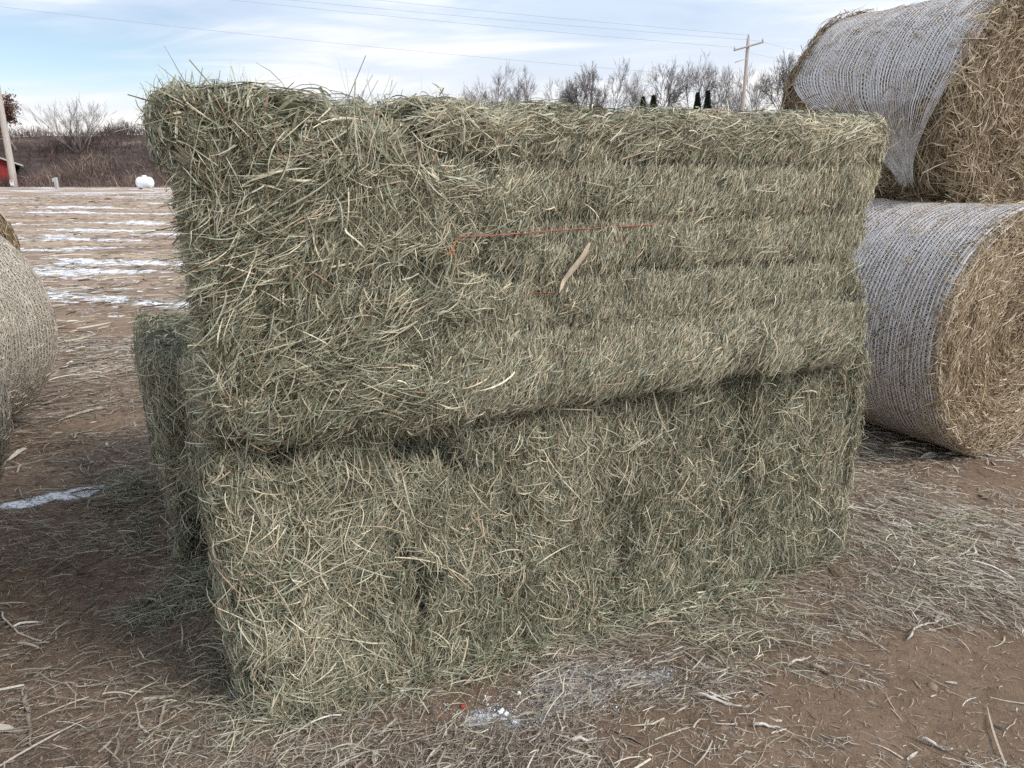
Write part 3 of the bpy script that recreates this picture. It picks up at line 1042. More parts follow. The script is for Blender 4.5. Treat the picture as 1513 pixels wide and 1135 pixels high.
def corn_leaf():
    """pale strap of dried maize leaf caught on the long face"""
    key = [(861, 357), (851, 375), (840, 394), (829, 413), (820, 431)]
    P = np.array([on_upper_face(*p, 0.030) for p in key])
    t = np.linspace(0, 1, 5)
    tt = np.linspace(0, 1, 14)
    P = np.stack([np.interp(tt, t, P[:, i]) for i in range(3)], -1)
    P[:, 1] -= 0.006 * np.sin(tt * np.pi)
    T = norm(np.gradient(P, axis=0))
    side = norm(np.cross(T, np.array([0, -1.0, 0])))
    w = np.interp(tt, [0, 0.12, 0.55, 0.85, 1], [0.003, 0.0080, 0.0090, 0.0060, 0.001])
    cols = np.array([-1, -0.5, 0, 0.5, 1])
    V = P[:, None] + side[:, None] * (w[:, None] * cols)[..., None] + np.array([0, -1.0, 0]) * (0.004 * (1 - np.abs(cols)))[None, :, None]
    V2 = V + np.array([0, 0.0012, 0])
    a = Acc()
    idx = np.arange(14 * 5).reshape(14, 5)
    q = np.stack([idx[:-1, :-1], idx[:-1, 1:], idx[1:, 1:], idx[1:, :-1]], -1).reshape(-1, 4)
    a.add(V, q, 0.5, 0, True)
    a.add(V2, q[:, ::-1], 0.5, 0, True)
    o = a.build('corn_leaf', M_HUSK, None, (cu[0], cu[1], UZ), YU)
    tag(o, 'pale dry strip of corn leaf stuck to the top green bale under the red twine', 'corn leaf')


corn_leaf()

# ------------------------------------------------------------------ round bales
def roll_surface(s, th, r, L, R, seed, lump):
    """s: arclength-like coordinate 0 (cap centre, +x) .. ; returns pos, normal, circumferential tangent. local axis x, centre at origin"""
    pass


class RoundBale:
    def __init__(s, r, L, R, seed, lump=0.012, sag=0.03, cap=0.03):
        s.r, s.L, s.R, s.seed, s.lump, s.sag, s.capd = r, L, R, seed, lump, sag, cap

    def side(s, x, th, lift=0.0):
        """x in -L/2..L/2 along the axis, shoulders rounded"""
        r, L, R = s.r, s.L, s.R
        ex = np.maximum(np.abs(x) - (L / 2 - R), 0) / R
        ex = np.clip(ex, 0, 1)
        rr = (r - R) + R * np.sqrt(np.clip(1 - ex * ex, 0, 1))
        nx = np.sign(x) * ex
        nr = np.sqrt(np.clip(1 - ex * ex, 0, 1))
        c, sn = np.cos(th), np.sin(th)
        q = np.stack([x * 1.3, c * 1.2, sn * 1.2], -1)
        d = s.lump * fbm(q * 1.6, s.seed, 2) + s.lump * 0.5 * fbm(q * 6, s.seed + 4, 2)
        rad = rr + d
        p = np.stack([x, rad * c, rad * sn], -1)
        n = np.stack([nx, nr * c, nr * sn], -1)
        # flattened where it carries its weight
        zf = -s.r + s.sag
        low = p[:, 2] < zf
        p[:, 2] = np.where(low, zf - (zf - p[:, 2]) * 0.25, p[:, 2])
        return p + n * lift, n

    def cap(s, rho, th, sg, lift=0.0):
        r = (s.r - s.R * 0.9) * rho
        c, sn = np.cos(th), np.sin(th)
        q = np.stack([c * r, sn * r, np.full_like(r, sg)], -1)
        lay = 0.020 * vnoise(np.stack([r * 22 + th * 0.6, c * 0.7, sn * 0.7], -1), s.seed + 9)
        d = s.capd * fbm(q * 4.5, s.seed + 10, 3) + lay - 0.03 * (1 - ss(rho, 0, 0.3))
        x = sg * (s.L / 2 + d - 0.01)
        p = np.stack([x, r * c, r * sn], -1)
        n = np.stack([np.full_like(r, sg), 0 * r, 0 * r], -1)
        p[:, 2] = np.maximum(p[:, 2], -s.r + s.sag)
        return p + n * lift, n

    def core(s, acc, mat=1, nt=160):
        k = np.linspace(0, 1, 40)
        xs = (k * 2 - 1)
        xs = np.sign(xs) * (1 - (1 - np.abs(xs)) ** 1.15) * s.L / 2
        X, T = np.meshgrid(xs, np.linspace(0, 2 * np.pi, nt, endpoint=False), indexing='ij')
        p, _ = s.side(X.ravel(), T.ravel(), -0.006)
        idx = np.arange(len(p)).reshape(X.shape)
        nx = np.roll(idx, -1, 1)
        q = np.stack([idx[:-1], nx[:-1], nx[1:], idx[1:]], -1).reshape(-1, 4)[:, ::-1]
        acc.add(p + [0, 0, s.r], q, 0.5, mat, True)
        for sg in (-1, 1):
            Rh, T = np.meshgrid(np.linspace(0.0, 1.0, 30), np.linspace(0, 2 * np.pi, nt, endpoint=False), indexing='ij')
            p, _ = s.cap(Rh.ravel(), T.ravel(), sg, -0.006)
            idx = np.arange(len(p)).reshape(Rh.shape)
            nx = np.roll(idx, -1, 1)
            q = np.stack([idx[:-1], nx[:-1], nx[1:], idx[1:]], -1).reshape(-1, 4)
            acc.add(p + [0, 0, s.r], q if sg < 0 else q[:, ::-1], 0.5, mat, True)

    def _tint(s, p, base, n, k, amp=0.12):
        t = base + 0.22 * fbm(p * 3.2, s.seed + 30, 2) + rng.normal(0, amp, len(p))
        t = np.repeat(t, k) + rng.normal(0, 0.13, len(p) * k)
        u = rng.random(len(t))
        t = np.where(u > 0.94, rng.uniform(0.85, 1, len(t)), np.clip(t, 0, 0.9))
        return t

    def cap_hay(s, acc, sg, n, k=5, length=0.07, width=0.0042, spread=0.35, lift=0.2, base=0.5, out=0.018, sector=None):
        nc = n // k
        rho = np.sqrt(rng.uniform(0, 1, nc)) * 1.06
        th = rng.uniform(0, 2 * np.pi, nc)
        if sector:
            th = rng.uniform(sector[0], sector[1], nc)
        p, nn = s.cap(np.minimum(rho, 1.02), th, sg)
        T = np.stack([0 * th, -np.sin(th), np.cos(th)], -1)
        Rr = np.stack([0 * th, np.cos(th), np.sin(th)], -1)
        a = rng.normal(0, 1, nc) * spread + 0.4 * fbm(p * 4, s.seed + 12, 2)
        flip = np.where(rng.random(nc) < 0.5, 1, -1)
        D = (np.cos(a)[:, None] * T + np.sin(a)[:, None] * Rr) * flip[:, None]
        P, D2, N2 = locks(p, D, nn, k, 0.012, 0.25)
        L = length * rng.lognormal(0, 0.4, len(P))
        P = P - D2 * (L * 0.5)[:, None] + N2 * rng.uniform(-0.005, out, (len(P), 1)) + [0, 0, s.r]
        rr_c = np.hypot(p[:, 1], p[:, 2])
        bs = base + 0.16 * vnoise(np.stack([rr_c * 17 + th * 0.5, 0 * th, 0 * th], -1), s.seed + 33) + 0.10 * ss(rr_c, 0.35, 0.7)
        strands(acc, P, D2, N2, L, width * rng.lognormal(0, 0.3, len(P)), s._tint(p, bs, nc, k), m=3, yaw=0.6, lift=lift, kink=0.4, zmin=0.004)

    def side_hay(s, acc, n, k=4, length=0.07, width=0.004, spread=0.5, lift=0.06, base=0.5, out=0.004, xr=(-1, 1), thr=(0, 2 * np.pi), mask=None):
        nc = n // k
        x = rng.uniform(xr[0], xr[1], nc) * s.L / 2
        th = rng.uniform(*thr, nc)
        if mask is not None:
            kp = rng.random(nc) < mask(x, th)
            x, th = x[kp], th[kp]
            nc = len(x)
        p, nn = s.side(x, th)
        T = np.stack([0 * th, -np.sin(th), np.cos(th)], -1)
        A = np.cross(nn, T)
        a = rng.normal(0, 1, nc) * spread
        flip = np.where(rng.random(nc) < 0.5, 1, -1)
        D = (np.cos(a)[:, None] * T + np.sin(a)[:, None] * A) * flip[:, None]
        P, D2, N2 = locks(p, D, nn, k, 0.010, 0.25)
        L = length * rng.lognormal(0, 0.4, len(P))
        P = P - D2 * (L * 0.5)[:, None] + N2 * rng.uniform(-0.005, out, (len(P), 1)) + [0, 0, s.r]
        strands(acc, P, D2, N2, L, width * rng.lognormal(0, 0.3, len(P)), s._tint(p, base, nc, k), m=3, yaw=0.4, lift=lift, kink=0.3, zmin=0.004)

    def net(s, acc, layers=2, pitch=0.026, thread=0.0026, cross=0.0014, over=0.04, lift=0.006, warp=None, zig=0.030, seed=0, amp=0.35, thin=None):
        """knitted wrap: threads running round the bale, tied by zigzag threads"""
        rs = np.random.default_rng(s.seed + 77 + seed)
        nth = 300
        thin = thin or (lambda t: np.ones_like(t))
        th = np.linspace(0, 2 * np.pi, nth + 1)
        for ly in range(layers):
            n = int((s.L + over) / pitch)
            x0 = -(s.L + over) / 2 + rs.uniform(0.2, 0.9) * pitch
            prev = None
            for i in range(n):
                xx = x0 + i * pitch + pitch * amp * vnoise(np.stack([th * 0 + i * 0.35 + ly * 30, np.cos(th) * 2.2, np.sin(th) * 2.2], -1), s.seed + 60) \
                    + pitch * 0.12 * vnoise(np.stack([th * 0 + i * 9.1, np.cos(th) * 12, np.sin(th) * 12], -1), s.seed + 61)
                thx = th
                if warp is not None:
                    xx, ok = warp(xx, thx)
                else:
                    ok = np.ones_like(th, bool)
                xc = np.clip(xx, -s.L / 2 * 0.9995, s.L / 2 * 0.9995)
                p, nn = s.side(xc, thx, lift + 0.0015 * ly)
                p = p + nn * (0.045 * (1 - thin(thx)))[:, None]
                T = np.stack([0 * th, -np.sin(th), np.cos(th)], -1)
                A = norm(np.cross(nn, T))
                w = (thread * (0.7 + 0.5 * rs.random()) * thin(thx))[:, None]
                V = np.stack([p - A * w / 2, p + A * w / 2], 1) + [0, 0, s.r]
                idx = np.arange(len(th) * 2).reshape(-1, 2)
                q = np.stack([idx[:-1, 0], idx[:-1, 1], idx[1:, 1], idx[1:, 0]], -1)
                q = q[ok[:-1] & ok[1:]]
                if len(q):
                    acc.add(V, q, rs.random(), 0, True)
                if prev is not None:
                    m = int(2 * np.pi * s.r / zig)
                    tz = np.linspace(0, 2 * np.pi, m * 2 + 1) + rs.random() * 0.05
                    side_ = np.arange(m * 2 + 1) % 2
                    xa = np.interp(tz, th, prev)
                    xb = np.interp(tz, th, xx)
                    okz = (np.interp(tz, th, ok.astype(float)) > 0.5) & (thin(tz) > 0.62)
                    xz = np.where(side_, xb, xa)
                    xz = np.clip(xz, -s.L / 2 * 0.9995, s.L / 2 * 0.9995)
                    p, nn = s.side(xz, tz, lift + 0.001 + 0.0015 * ly)
                    d = np.zeros_like(p)
                    d[:-1] = norm(p[1:] - p[:-1])
                    d[-1] = d[-2]
                    A = norm(np.cross(nn, d))
                    seg0, seg1 = p[:-1], p[1:]
                    Aa = A[:-1] * cross / 2
                    V = np.stack([seg0 - Aa, seg0 + Aa, seg1 + Aa, seg1 - Aa], 1) + [0, 0, s.r]
                    q = np.arange(len(seg0) * 4).reshape(-1, 4)[okz[:-1] & okz[1:]]
                    if len(q):
                        acc.add(V, q, rs.random(), 0, False)
                prev = xx


RG = 'round bales in net wrap'


def place_round(B, acc, net_acc, cx, cy, z0, yaw, label, mats, netmat, end=1.0):
    """(cx, cy) = middle of the +x cap; yaw = direction that cap faces"""
    ax = np.array([math.cos(yaw), math.sin(yaw)])
    m = np.array([cx, cy]) - ax * B.L / 2 * end
    e = empty('round_hay_bale', (m[0], m[1], z0), yaw)
    tag(e, label, 'round bale', RG)
    acc.build('hay_roll', mats, e)
    if net_acc:
        net_acc.build('net_wrap', netmat, e)
    return e


YR = -1.0998
# bale on the ground
B1 = RoundBale(0.717, 1.40, 0.05, 501, 0.010, 0.03, 0.022)
a = Acc()
B1.core(a)
B1.cap_hay(a, 1, 42000, length=0.052, width=0.0030, base=0.52, spread=0.26)
B1.cap_hay(a, 1, 2600, length=0.09, width=0.0030, spread=0.7, lift=0.4, base=0.75, out=0.025)
B1.side_hay(a, 22000, base=0.42, width=0.0036, out=0.007)
B1.side_hay(a, 1200, base=0.7, length=0.06, width=0.0028, lift=0.35, out=0.018, spread=1.2)
B1.side_hay(a, 1400, base=0.6, width=0.003, xr=(0.97, 1.0), lift=0.3, out=0.012, spread=0.9)
nn_ = Acc()
B1.net(nn_, layers=3, pitch=0.025, thread=0.0031, cross=0.0012, amp=0.55)
place_round(B1, a, nn_, 2.873, 4.119, 0.0, YR, 'golden round bale in white net lying on the soil under the torn bale', [M_GOLD, M_GOLDCORE], M_NET)

# its neighbour, mostly beyond the frame, helps carry the top one
B2 = RoundBale(0.72, 1.40, 0.05, 521, 0.010, 0.03, 0.03)
a = Acc()
B2.core(a)
B2.cap_hay(a, 1, 9000, length=0.08, width=0.006, base=0.5)
B2.side_hay(a, 5000, base=0.3, width=0.008)
nn_ = Acc()
B2.net(nn_, layers=1, pitch=0.027, thread=0.005, cross=0.002)
tx, ty = math.cos(YR + math.pi / 2), math.sin(YR + math.pi / 2)
place_round(B2, a, nn_, 2.873 + 1.47 * tx, 4.119 + 1.47 * ty, 0.0, YR, 'round bale beyond the netted one on the ground, helping to carry the torn bale', [M_GOLD, M_GOLDCORE], M_NET)

# torn bale on top
B3 = RoundBale(0.745, 1.36, 0.09, 541, 0.020, 0.02, 0.05)
a = Acc()
B3.core(a)
TH1 = R_(180 + 38)       # angle round the bale (camera side) where the net ends


def ang_cam(th):
    """angle measured from the top down the camera side: 0 = top, 90 = facing the camera side"""
    d = (th - R_(90)) % (2 * np.pi)
    return np.where(d > np.pi, d - 2 * np.pi, d)


def tear(x, th):
    """the net narrows to a knot low on the camera side"""
    d = np.degrees(ang_cam(th))          # positive towards local -y (cos<0)
    d = d * SIDE
    k = ss(d, 60, 122) ** 1.2
    xk = 0.40
    xx = x * (1 - k) + (xk + (x - xk) * 0.09) * k
    ok = (d > -120) & (d < 112 + 14 * rng.random())
    return xx, ok


SIDE = 1.0
B3.cap_hay(a, 1, 38000, length=0.07, width=0.0034, base=0.36, spread=0.42, lift=0.25, out=0.03)
B3.cap_hay(a, 1, 3500, length=0.12, width=0.0034, base=0.6, spread=0.9, lift=0.45, out=0.05)
B3.side_hay(a, 24000, base=0.40, width=0.0036, out=0.010)
B3.side_hay(a, 1200, base=0.7, length=0.06, width=0.0028, lift=0.35, out=0.02, spread=1.2)
B3.side_hay(a, 9000, base=0.5, length=0.11, width=0.0045, spread=0.9, lift=0.45, out=0.05, mask=lambda x, th: ss(np.degrees(ang_cam(th)) * SIDE, 70, 105))
B3.side_hay(a, 5000, base=0.35, length=0.10, width=0.0045, spread=0.9, lift=0.5, out=0.04, xr=(-1.0, -0.9))
B3.side_hay(a, 2500, base=0.6, length=0.10, width=0.0045, spread=0.9, lift=0.5, out=0.03, xr=(0.9, 1.0))
nn_ = Acc()
B3.net(nn_, layers=3, pitch=0.025, thread=0.0034, cross=0.0013, amp=0.55, over=-0.03, lift=0.010, warp=tear, thin=lambda t: 1 - 0.72 * ss(np.degrees(ang_cam(t)), 60, 110))
place_round(B3, a, nn_, 3.225 + 0.045 * math.cos(YR), 4.93 + 0.045 * math.sin(YR), 1.235, YR, 'top round bale whose torn white net gathers to a knot above loose brown hay', [M_GOLD, M_GOLDCORE], M_NET)

# ---- row on the other side, older beige wrap
B4 = RoundBale(0.70, 1.20, 0.30, 561, 0.008, 0.03, 0.03)
a = Acc()
B4.core(a)
B4.side_hay(a, 40000, base=0.66, length=0.032, width=0.0034, lift=0.06, spread=1.0, out=0.006)
B4.cap_hay(a, 1, 9000, base=0.6, length=0.05, width=0.004)
B4.cap_hay(a, -1, 5000, base=0.4, length=0.06, width=0.005)
nn_ = Acc()
B4.net(nn_, layers=2, pitch=0.026, thread=0.0028, cross=0.0014, zig=0.035, over=0.0)
place_round(B4, a, nn_, -3.538, 4.842, 0.0, 1.447, 'beige netted round bale with a rounded shoulder, partly hiding a brown one', [M_BEIGE, M_BEIGECORE], M_NETOLD)
B5 = RoundBale(0.72, 1.20, 0.20, 581, 0.012, 0.03, 0.03)
a = Acc()
B5.core(a)
B5.side_hay(a, 40000, base=0.66, length=0.032, width=0.0030, lift=0.08, spread=1.0, out=0.006)
B5.cap_hay(a, 1, 12000, base=0.6, length=0.04, width=0.004)
nn_ = Acc()
B5.net(nn_, layers=2, pitch=0.026, thread=0.0026, cross=0.0012, zig=0.035, over=0.0)
place_round(B5, a, nn_, -2.757, 2.87, 0.0, 1.72, 'sliver of a grey beige round bale nearest the camera at the frame edge', [M_BEIGE, M_BEIGECORE], M_NETOLD)
B6 = RoundBale(0.73, 1.25, 0.08, 601, 0.02, 0.03, 0.03)
a = Acc()
B6.core(a)
B6.cap_hay(a, 1, 9000, base=0.15, length=0.09, width=0.008)
B6.side_hay(a, 9000, base=0.15, length=0.09, width=0.008)
place_round(B6, a, None, -6.16, 8.0, 0.0, -1.0, 'dark brown unwrapped round bale peeping over the beige one', [M_GOLD, M_GOLDCORE], None)


# ------------------------------------------------------------------ litter on the yard
def bare(x, y):
    """patches of soil left bare, 0..1"""
    P = np.stack([x, y, 0 * x], -1)
    b = ss(fbm(P * 1.15, 91, 3), -0.02, 0.30)
    c1 = at_z(1430, 1040)
    d = np.sqrt(((x - c1[0]) / 0.75) ** 2 + ((y - c1[1]) / 0.42) ** 2) + 0.35 * fbm(P * 3, 93, 2)
    b = np.maximum(b, 1 - ss(d, 0.6, 1.1))
    c2 = at_z(1120, 1110)
    d = np.sqrt(((x - c2[0]) / 0.55) ** 2 + ((y - c2[1]) / 0.25) ** 2) + 0.35 * fbm(P * 3, 94, 2)
    b = np.maximum(b, 0.85 * (1 - ss(d, 0.6, 1.1)))
    for px, py, a_, b_, k in ((1150, 930, 0.5, 0.16, -0.9), (1430, 860, 0.9, 0.35, -1.0), (150, 1060, 0.75, 0.2, -1.0), (300, 900, 0.3, 0.4, -0.8),
                              (1380, 760, 1.0, 0.5, -0.6), (100, 870, 0.5, 0.2, 0.5), (1250, 1000, 0.2, 0.1, -0.7), (700, 1120, 0.4, 0.12, -0.5)):
        c_ = at_z(px, py)
        d = np.sqrt(((x - c_[0]) / a_) ** 2 + ((y - c_[1]) / b_) ** 2) + 0.4 * fbm(P * 3, 95, 2)
        b = np.clip(b + k * (1 - ss(d, 0.4, 1.2)), 0, 1)
    return b


def scatter(n, r0, r1, p=1.6):
    """points in a fan wider than the view, thinning with distance"""
    u = rng.random(n)
    r = (r0 ** (2 - p) + u * (r1 ** (2 - p) - r0 ** (2 - p))) ** (1 / (2 - p))
    th = rng.uniform(-0.86, 0.86, n)
    return r * np.sin(th), r * np.cos(th), r


M_CRUMB = noise_mat('soil_crumb', [(0.3, (0.12, 0.085, 0.065)), (0.7, (0.30, 0.22, 0.17))], 30, 4, 0.95, 0.1)


def build_litter():
    a = Acc()

    def layer(n, r0, r1, L, Wd, tint, lift, thr, m=3, yaw=0.5, hmax=0.02, p=1.7, dirbias=True, sp=0.7, mat_=False):
        x, y, r = scatter(n, r0, r1, p)
        b = bare(x, y)
        k = rng.random(n) > b * thr
        if mat_:
            mk = ss(fbm(np.stack([x * 1.2, y * 2.2, 0 * x], -1), 117, 3), -0.05, 0.25)
            k = rng.random(n) < mk * (1 - b) ** 2
        x, y, r, b = x[k], y[k], r[k], b[k]
        n = len(x)
        P = np.stack([x, y, ground_z(x, y)], -1)
        Q = np.stack([x, y, 0 * x], -1)
        base = 0.45 + 0.9 * fbm(Q * 0.8, 97, 2) - 0.9 * ss(x, 0.3, 1.5)
        an = base + rng.normal(0, sp, n) + np.pi * (rng.random(n) < 0.5)
        D = np.stack([np.cos(an), np.sin(an), 0 * an], -1)
        Nn = np.tile([0, 0, 1.0], (n, 1))
        g = np.clip(r / 3.0, 0.75, 5.0)
        ln = L * rng.lognormal(0, 0.45, n) * np.sqrt(g)
        wd = Wd * rng.lognormal(0, 0.35, n) * np.clip(g, 0.9, 4)
        P = P - D * (ln / 2)[:, None]
        P[:, 2] = ground_z(P[:, 0], P[:, 1]) + rng.uniform(0.001, hmax, n) * (1 - 0.6 * b)
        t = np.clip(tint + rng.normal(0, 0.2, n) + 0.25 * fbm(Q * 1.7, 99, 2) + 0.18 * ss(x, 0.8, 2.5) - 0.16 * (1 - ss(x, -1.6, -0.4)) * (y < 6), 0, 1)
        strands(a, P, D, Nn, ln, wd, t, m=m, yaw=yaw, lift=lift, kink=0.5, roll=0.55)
    layer(60000, 1.2, 9, 0.055, 0.0020, 0.58, 0.12, 1.0, hmax=0.034, sp=0.32, mat_=True)
    layer(120000, 1.2, 9, 0.042, 0.0019, 0.50, 0.12, 0.93, hmax=0.020, sp=0.9)
    layer(90000, 1.2, 9, 0.018, 0.0024, 0.42, 0.15, 0.72, m=2, hmax=0.010, sp=3)
    layer(9000, 1.2, 9, 0.10, 0.0030, 0.62, 0.14, 0.90, m=5, yaw=0.8, hmax=0.025)
    layer(1500, 1.2, 9, 0.13, 0.0060, 0.66, 0.10, 0.80, m=5, yaw=0.5, hmax=0.025)
    layer(500, 1.2, 8, 0.06, 0.011, 0.62, 0.10, 0.6, m=3, yaw=0.3, hmax=0.012, sp=3)
    layer(30000, 9, 45, 0.09, 0.0050, 0.62, 0.10, 0.5, hmax=0.03, p=1.3)
    n = 5000
    x, y, rr3 = scatter(n, 1.3, 7, 1.7)
    P = np.stack([x, y, ground_z(x, y)], -1)
    r_ = 0.0035 * rng.lognormal(0, 0.55, n)
    O = np.array([[1, 0, 0], [0, 1, 0], [-1, 0, 0], [0, -1, 0], [0, 0, 0.8], [0, 0, -1]], float)
    V = P[:, None] + O[None] * (r_[:, None] * rng.uniform(0.6, 1.5, (n, 6)))[..., None]
    T = np.array([[0, 1, 4, 4], [1, 2, 4, 4], [2, 3, 4, 4], [3, 0, 4, 4]])
    ac = Acc()
    ac.add(V, (T[None] + (np.arange(n) * 6)[:, None, None]).reshape(-1, 4), 0.5, 0, True)
    tag(ac.build('soil_crumbs', M_CRUMB), kind='stuff', label='small clods of brown soil strewn over the yard', cat='soil')
    tag(a.build('straw_litter', M_STRAW), kind='stuff', label='grey straw and chopped stalks trodden into the yard', cat='straw')
    # fresh green hay shed along the foot of the stack
    a = Acc()

    def foot(n, org, dirv, length, out, spread, tint):
        u = rng.random(n) * length
        w = np.abs(rng.normal(0, spread, n))
        P = org + dirv * u[:, None] + out * w[:, None]
        Q = P * np.array([1, 1, 0])
        k = rng.random(n) < 0.45 + 1.2 * fbm(Q * 2.5, 111, 2) + 0.4 * (w < 0.05)
        P = P[k]
        n = len(P)
        an = rng.uniform(0, 2 * np.pi, n)
        D = np.stack([np.cos(an), np.sin(an), 0 * an], -1)
        P[:, 2] = ground_z(P[:, 0], P[:, 1]) + rng.uniform(0.002, 0.035, n)
        strands(a, P, D, np.tile([0, 0, 1.0], (n, 1)), rng.uniform(0.03, 0.14, n), rng.uniform(0.0018, 0.0036, n), np.clip(rng.normal(tint, 0.2, n), 0, 1), m=4, yaw=0.8, lift=0.22, kink=0.6)
    foot(3500, C0, U, 2.75, -Wv, 0.045, 0.45)
    foot(3800, C0 + U * 1.5, U, 1.9, -Wv, 0.22, 0.55)
    foot(500, C0, U, 2.6, -Wv, 0.25, 0.5)
    foot(1100, C0 + U * 0.05, Wv, 1.2, -U, 0.12, 0.35)
    foot(2600, np.array([-1.5, 2.75, 0]), wb, 1.3, -ub, 0.12, 0.3)
    foot(900, np.array([-1.22, 2.60, 0]), ub * -1, 0.3, -wb, 0.10, 0.35)
    foot(900, C0 + Wv * 0.75, Wv, 0.45, -U, 0.07, 0.35)
    tag(a.build('shed_hay', M_HAY), kind='stuff', label='loose green hay shed along the foot of the stack', cat='hay')


build_litter()


# individual sticks and scraps that stand out on the soil
def stick(pts, w, name, label, cat, mat, group=None, flat=0.35, fork=None, tint=0.9):
    P = np.array([at_z(*p) for p in pts])
    o0 = P[0].copy()
    t = np.linspace(0, 1, len(P))
    tt = np.linspace(0, 1, 12)
    P = np.stack([np.interp(tt, t, P[:, i]) for i in range(3)], -1)
    P[:, 2] = ground_z(P[:, 0], P[:, 1]) + 0.010 + 0.006 * np.sin(tt * 7)
    P[:, :2] += rng.normal(0, 0.002, (12, 2))
    a = Acc()
    loc = P[0].copy()
    rad = w * np.interp(tt, [0, 0.1, 0.8, 1], [0.6, 1, 0.8, 0.35])
    tube(a, P - loc, rad, 7, tint)
    if fork:
        Q = np.array([at_z(*p) for p in fork])
        Q = np.stack([np.interp(np.linspace(0, 1, 6), np.linspace(0, 1, len(Q)), Q[:, i]) for i in range(3)], -1)
        Q[:, 2] = ground_z(Q[:, 0], Q[:, 1]) + 0.012
        tube(a, Q - loc, w * np.linspace(0.7, 0.3, 6), 6, tint)
    o = a.build(name, mat, None, tuple(loc))
    tag(o, label, cat, group)
    return o


M_STALK = noise_mat('bleached_stalk', [(0.3, (0.40, 0.35, 0.30)), (0.7, (0.66, 0.61, 0.55))], 40, 4, 0.8, 0.2, bump=0.002, bscale=200)
M_STALKD = noise_mat('brown_stalk', [(0.3, (0.20, 0.15, 0.115)), (0.7, (0.38, 0.31, 0.25))], 40, 4, 0.85, 0.2, bump=0.002, bscale=200)
G = 'dry stalks lying on the soil'
stick([(1024, 1031), (1045, 1040), (1068, 1044), (1093, 1052)], 0.0055, 'dry_stalk', 'bleached forked stalk lying on bare soil in front of the stack', 'stalk', M_STALK, G, fork=[(1048, 1041), (1066, 1037), (1080, 1040)])
stick([(889, 943), (915, 952), (955, 966)], 0.0065, 'dry_stalk', 'straight brownish stalk lying against the foot of the lower bale', 'stalk', M_STALKD, G)
stick([(1112, 1082), (1130, 1078), (1150, 1081)], 0.005, 'dry_stalk', 'short pale chip of stalk below a tangle of straw', 'stalk', M_STALK, G)
stick([(1194, 989), (1218, 995), (1222, 1000)], 0.0075, 'dry_stalk', 'thick stubby broken stalk on top of a straw tangle', 'stalk', M_STALKD, G)
stick([(1360, 1100), (1382, 1108), (1405, 1118)], 0.005, 'dry_stalk', 'pale slim stalk on the barest soil at the bottom of the photo', 'stalk', M_STALK, G)
stick([(1163, 990), (1180, 979), (1198, 976)], 0.005, 'dry_stalk', 'white curved stalk beside the thick stubby one', 'stalk', M_STALK, G)
stick([(1340, 952), (1352, 936), (1372, 926), (1393, 922)], 0.004, 'dry_stalk', 'curved pale stem bent like a bow over bare soil', 'stalk', M_STALK, G)
stick([(3, 905), (8, 922), (30, 938), (72, 956)], 0.004, 'dry_stalk', 'long thin pale stem with an elbow on the shaded dark soil', 'stalk', M_STALK, G)
stick([(38, 1036), (44, 1065), (46, 1110)], 0.0065, 'dry_stalk', 'thick grey stalk lying across the matted shaded straw', 'stalk', M_STALKD, G)
stick([(250, 1040), (238, 1070), (222, 1100)], 0.006, 'dry_stalk', 'tan stalk pointing at the near corner of the stack', 'stalk', M_STALKD, G)
stick([(844, 1104), (862, 1100), (882, 1099)], 0.006, 'dry_stalk', 'short white chip of stalk just past the frosty patch', 'stalk', M_STALK, G)


def lump(px, py, r, name, label, cat, mat, group=None, sq=0.8, lift=0.6):
    c = at_z(px, py)
    th, ph = np.meshgrid(np.linspace(0, np.pi, 15), np.linspace(0, 2 * np.pi, 22, endpoint=False), indexing='ij')
    V = np.stack([np.sin(th) * np.cos(ph), np.sin(th) * np.sin(ph), np.cos(th) * sq], -1).reshape(-1, 3)
    V = V * (1 + 0.65 * fbm(V * 2.0 + px, int(px), 3))[:, None] * r
    idx = np.arange(len(V)).reshape(th.shape)
    nx = np.roll(idx, -1, 1)
    q = np.stack([idx[:-1], idx[1:], nx[1:], nx[:-1]], -1).reshape(-1, 4)
    a = Acc()
    a.add(V, q, 0.5, 0, True)
    o = a.build(name, mat, None, (c[0], c[1], float(ground_z(c[:1], c[1:2])[0]) + r * lift))
    tag(o, label, cat, group)


G = 'crumbs of frozen snow'
lump(740, 1056, 0.010, 'snow_clod', 'larger white snow clod beside the frosty patch, away from the stack', 'snow clod', M_SNOW, G)
lump(748, 1059, 0.008, 'snow_clod', 'tiny snow crumb touching the larger clod', 'snow clod', M_SNOW, G)
lump(760, 1071, 0.009, 'snow_clod', 'squarish snow clod nearest the bottom of the photo', 'snow clod', M_SNOW, G)
lump(767, 1029, 0.007, 'snow_clod', 'lone round snow clod closest to the foot of the stack', 'snow clod', M_SNOW, G)
M_REDP = noise_mat('red_scrap', [(0.3, (0.28, 0.04, 0.03)), (0.7, (0.42, 0.08, 0.06))], 60, 3, 0.7)
lump(684, 1047, 0.008, 'red_scrap', 'small crumpled red scrap on the soil near the stack', 'scrap', M_REDP, None, 0.6)

# ------------------------------------------------------------------ poles and wires
def hz1(x, y):
    return float(hill_z(np.array([x]), np.array([y]))[0])


PL = at_z(22, 277, HZ)
PLY = PL[1]


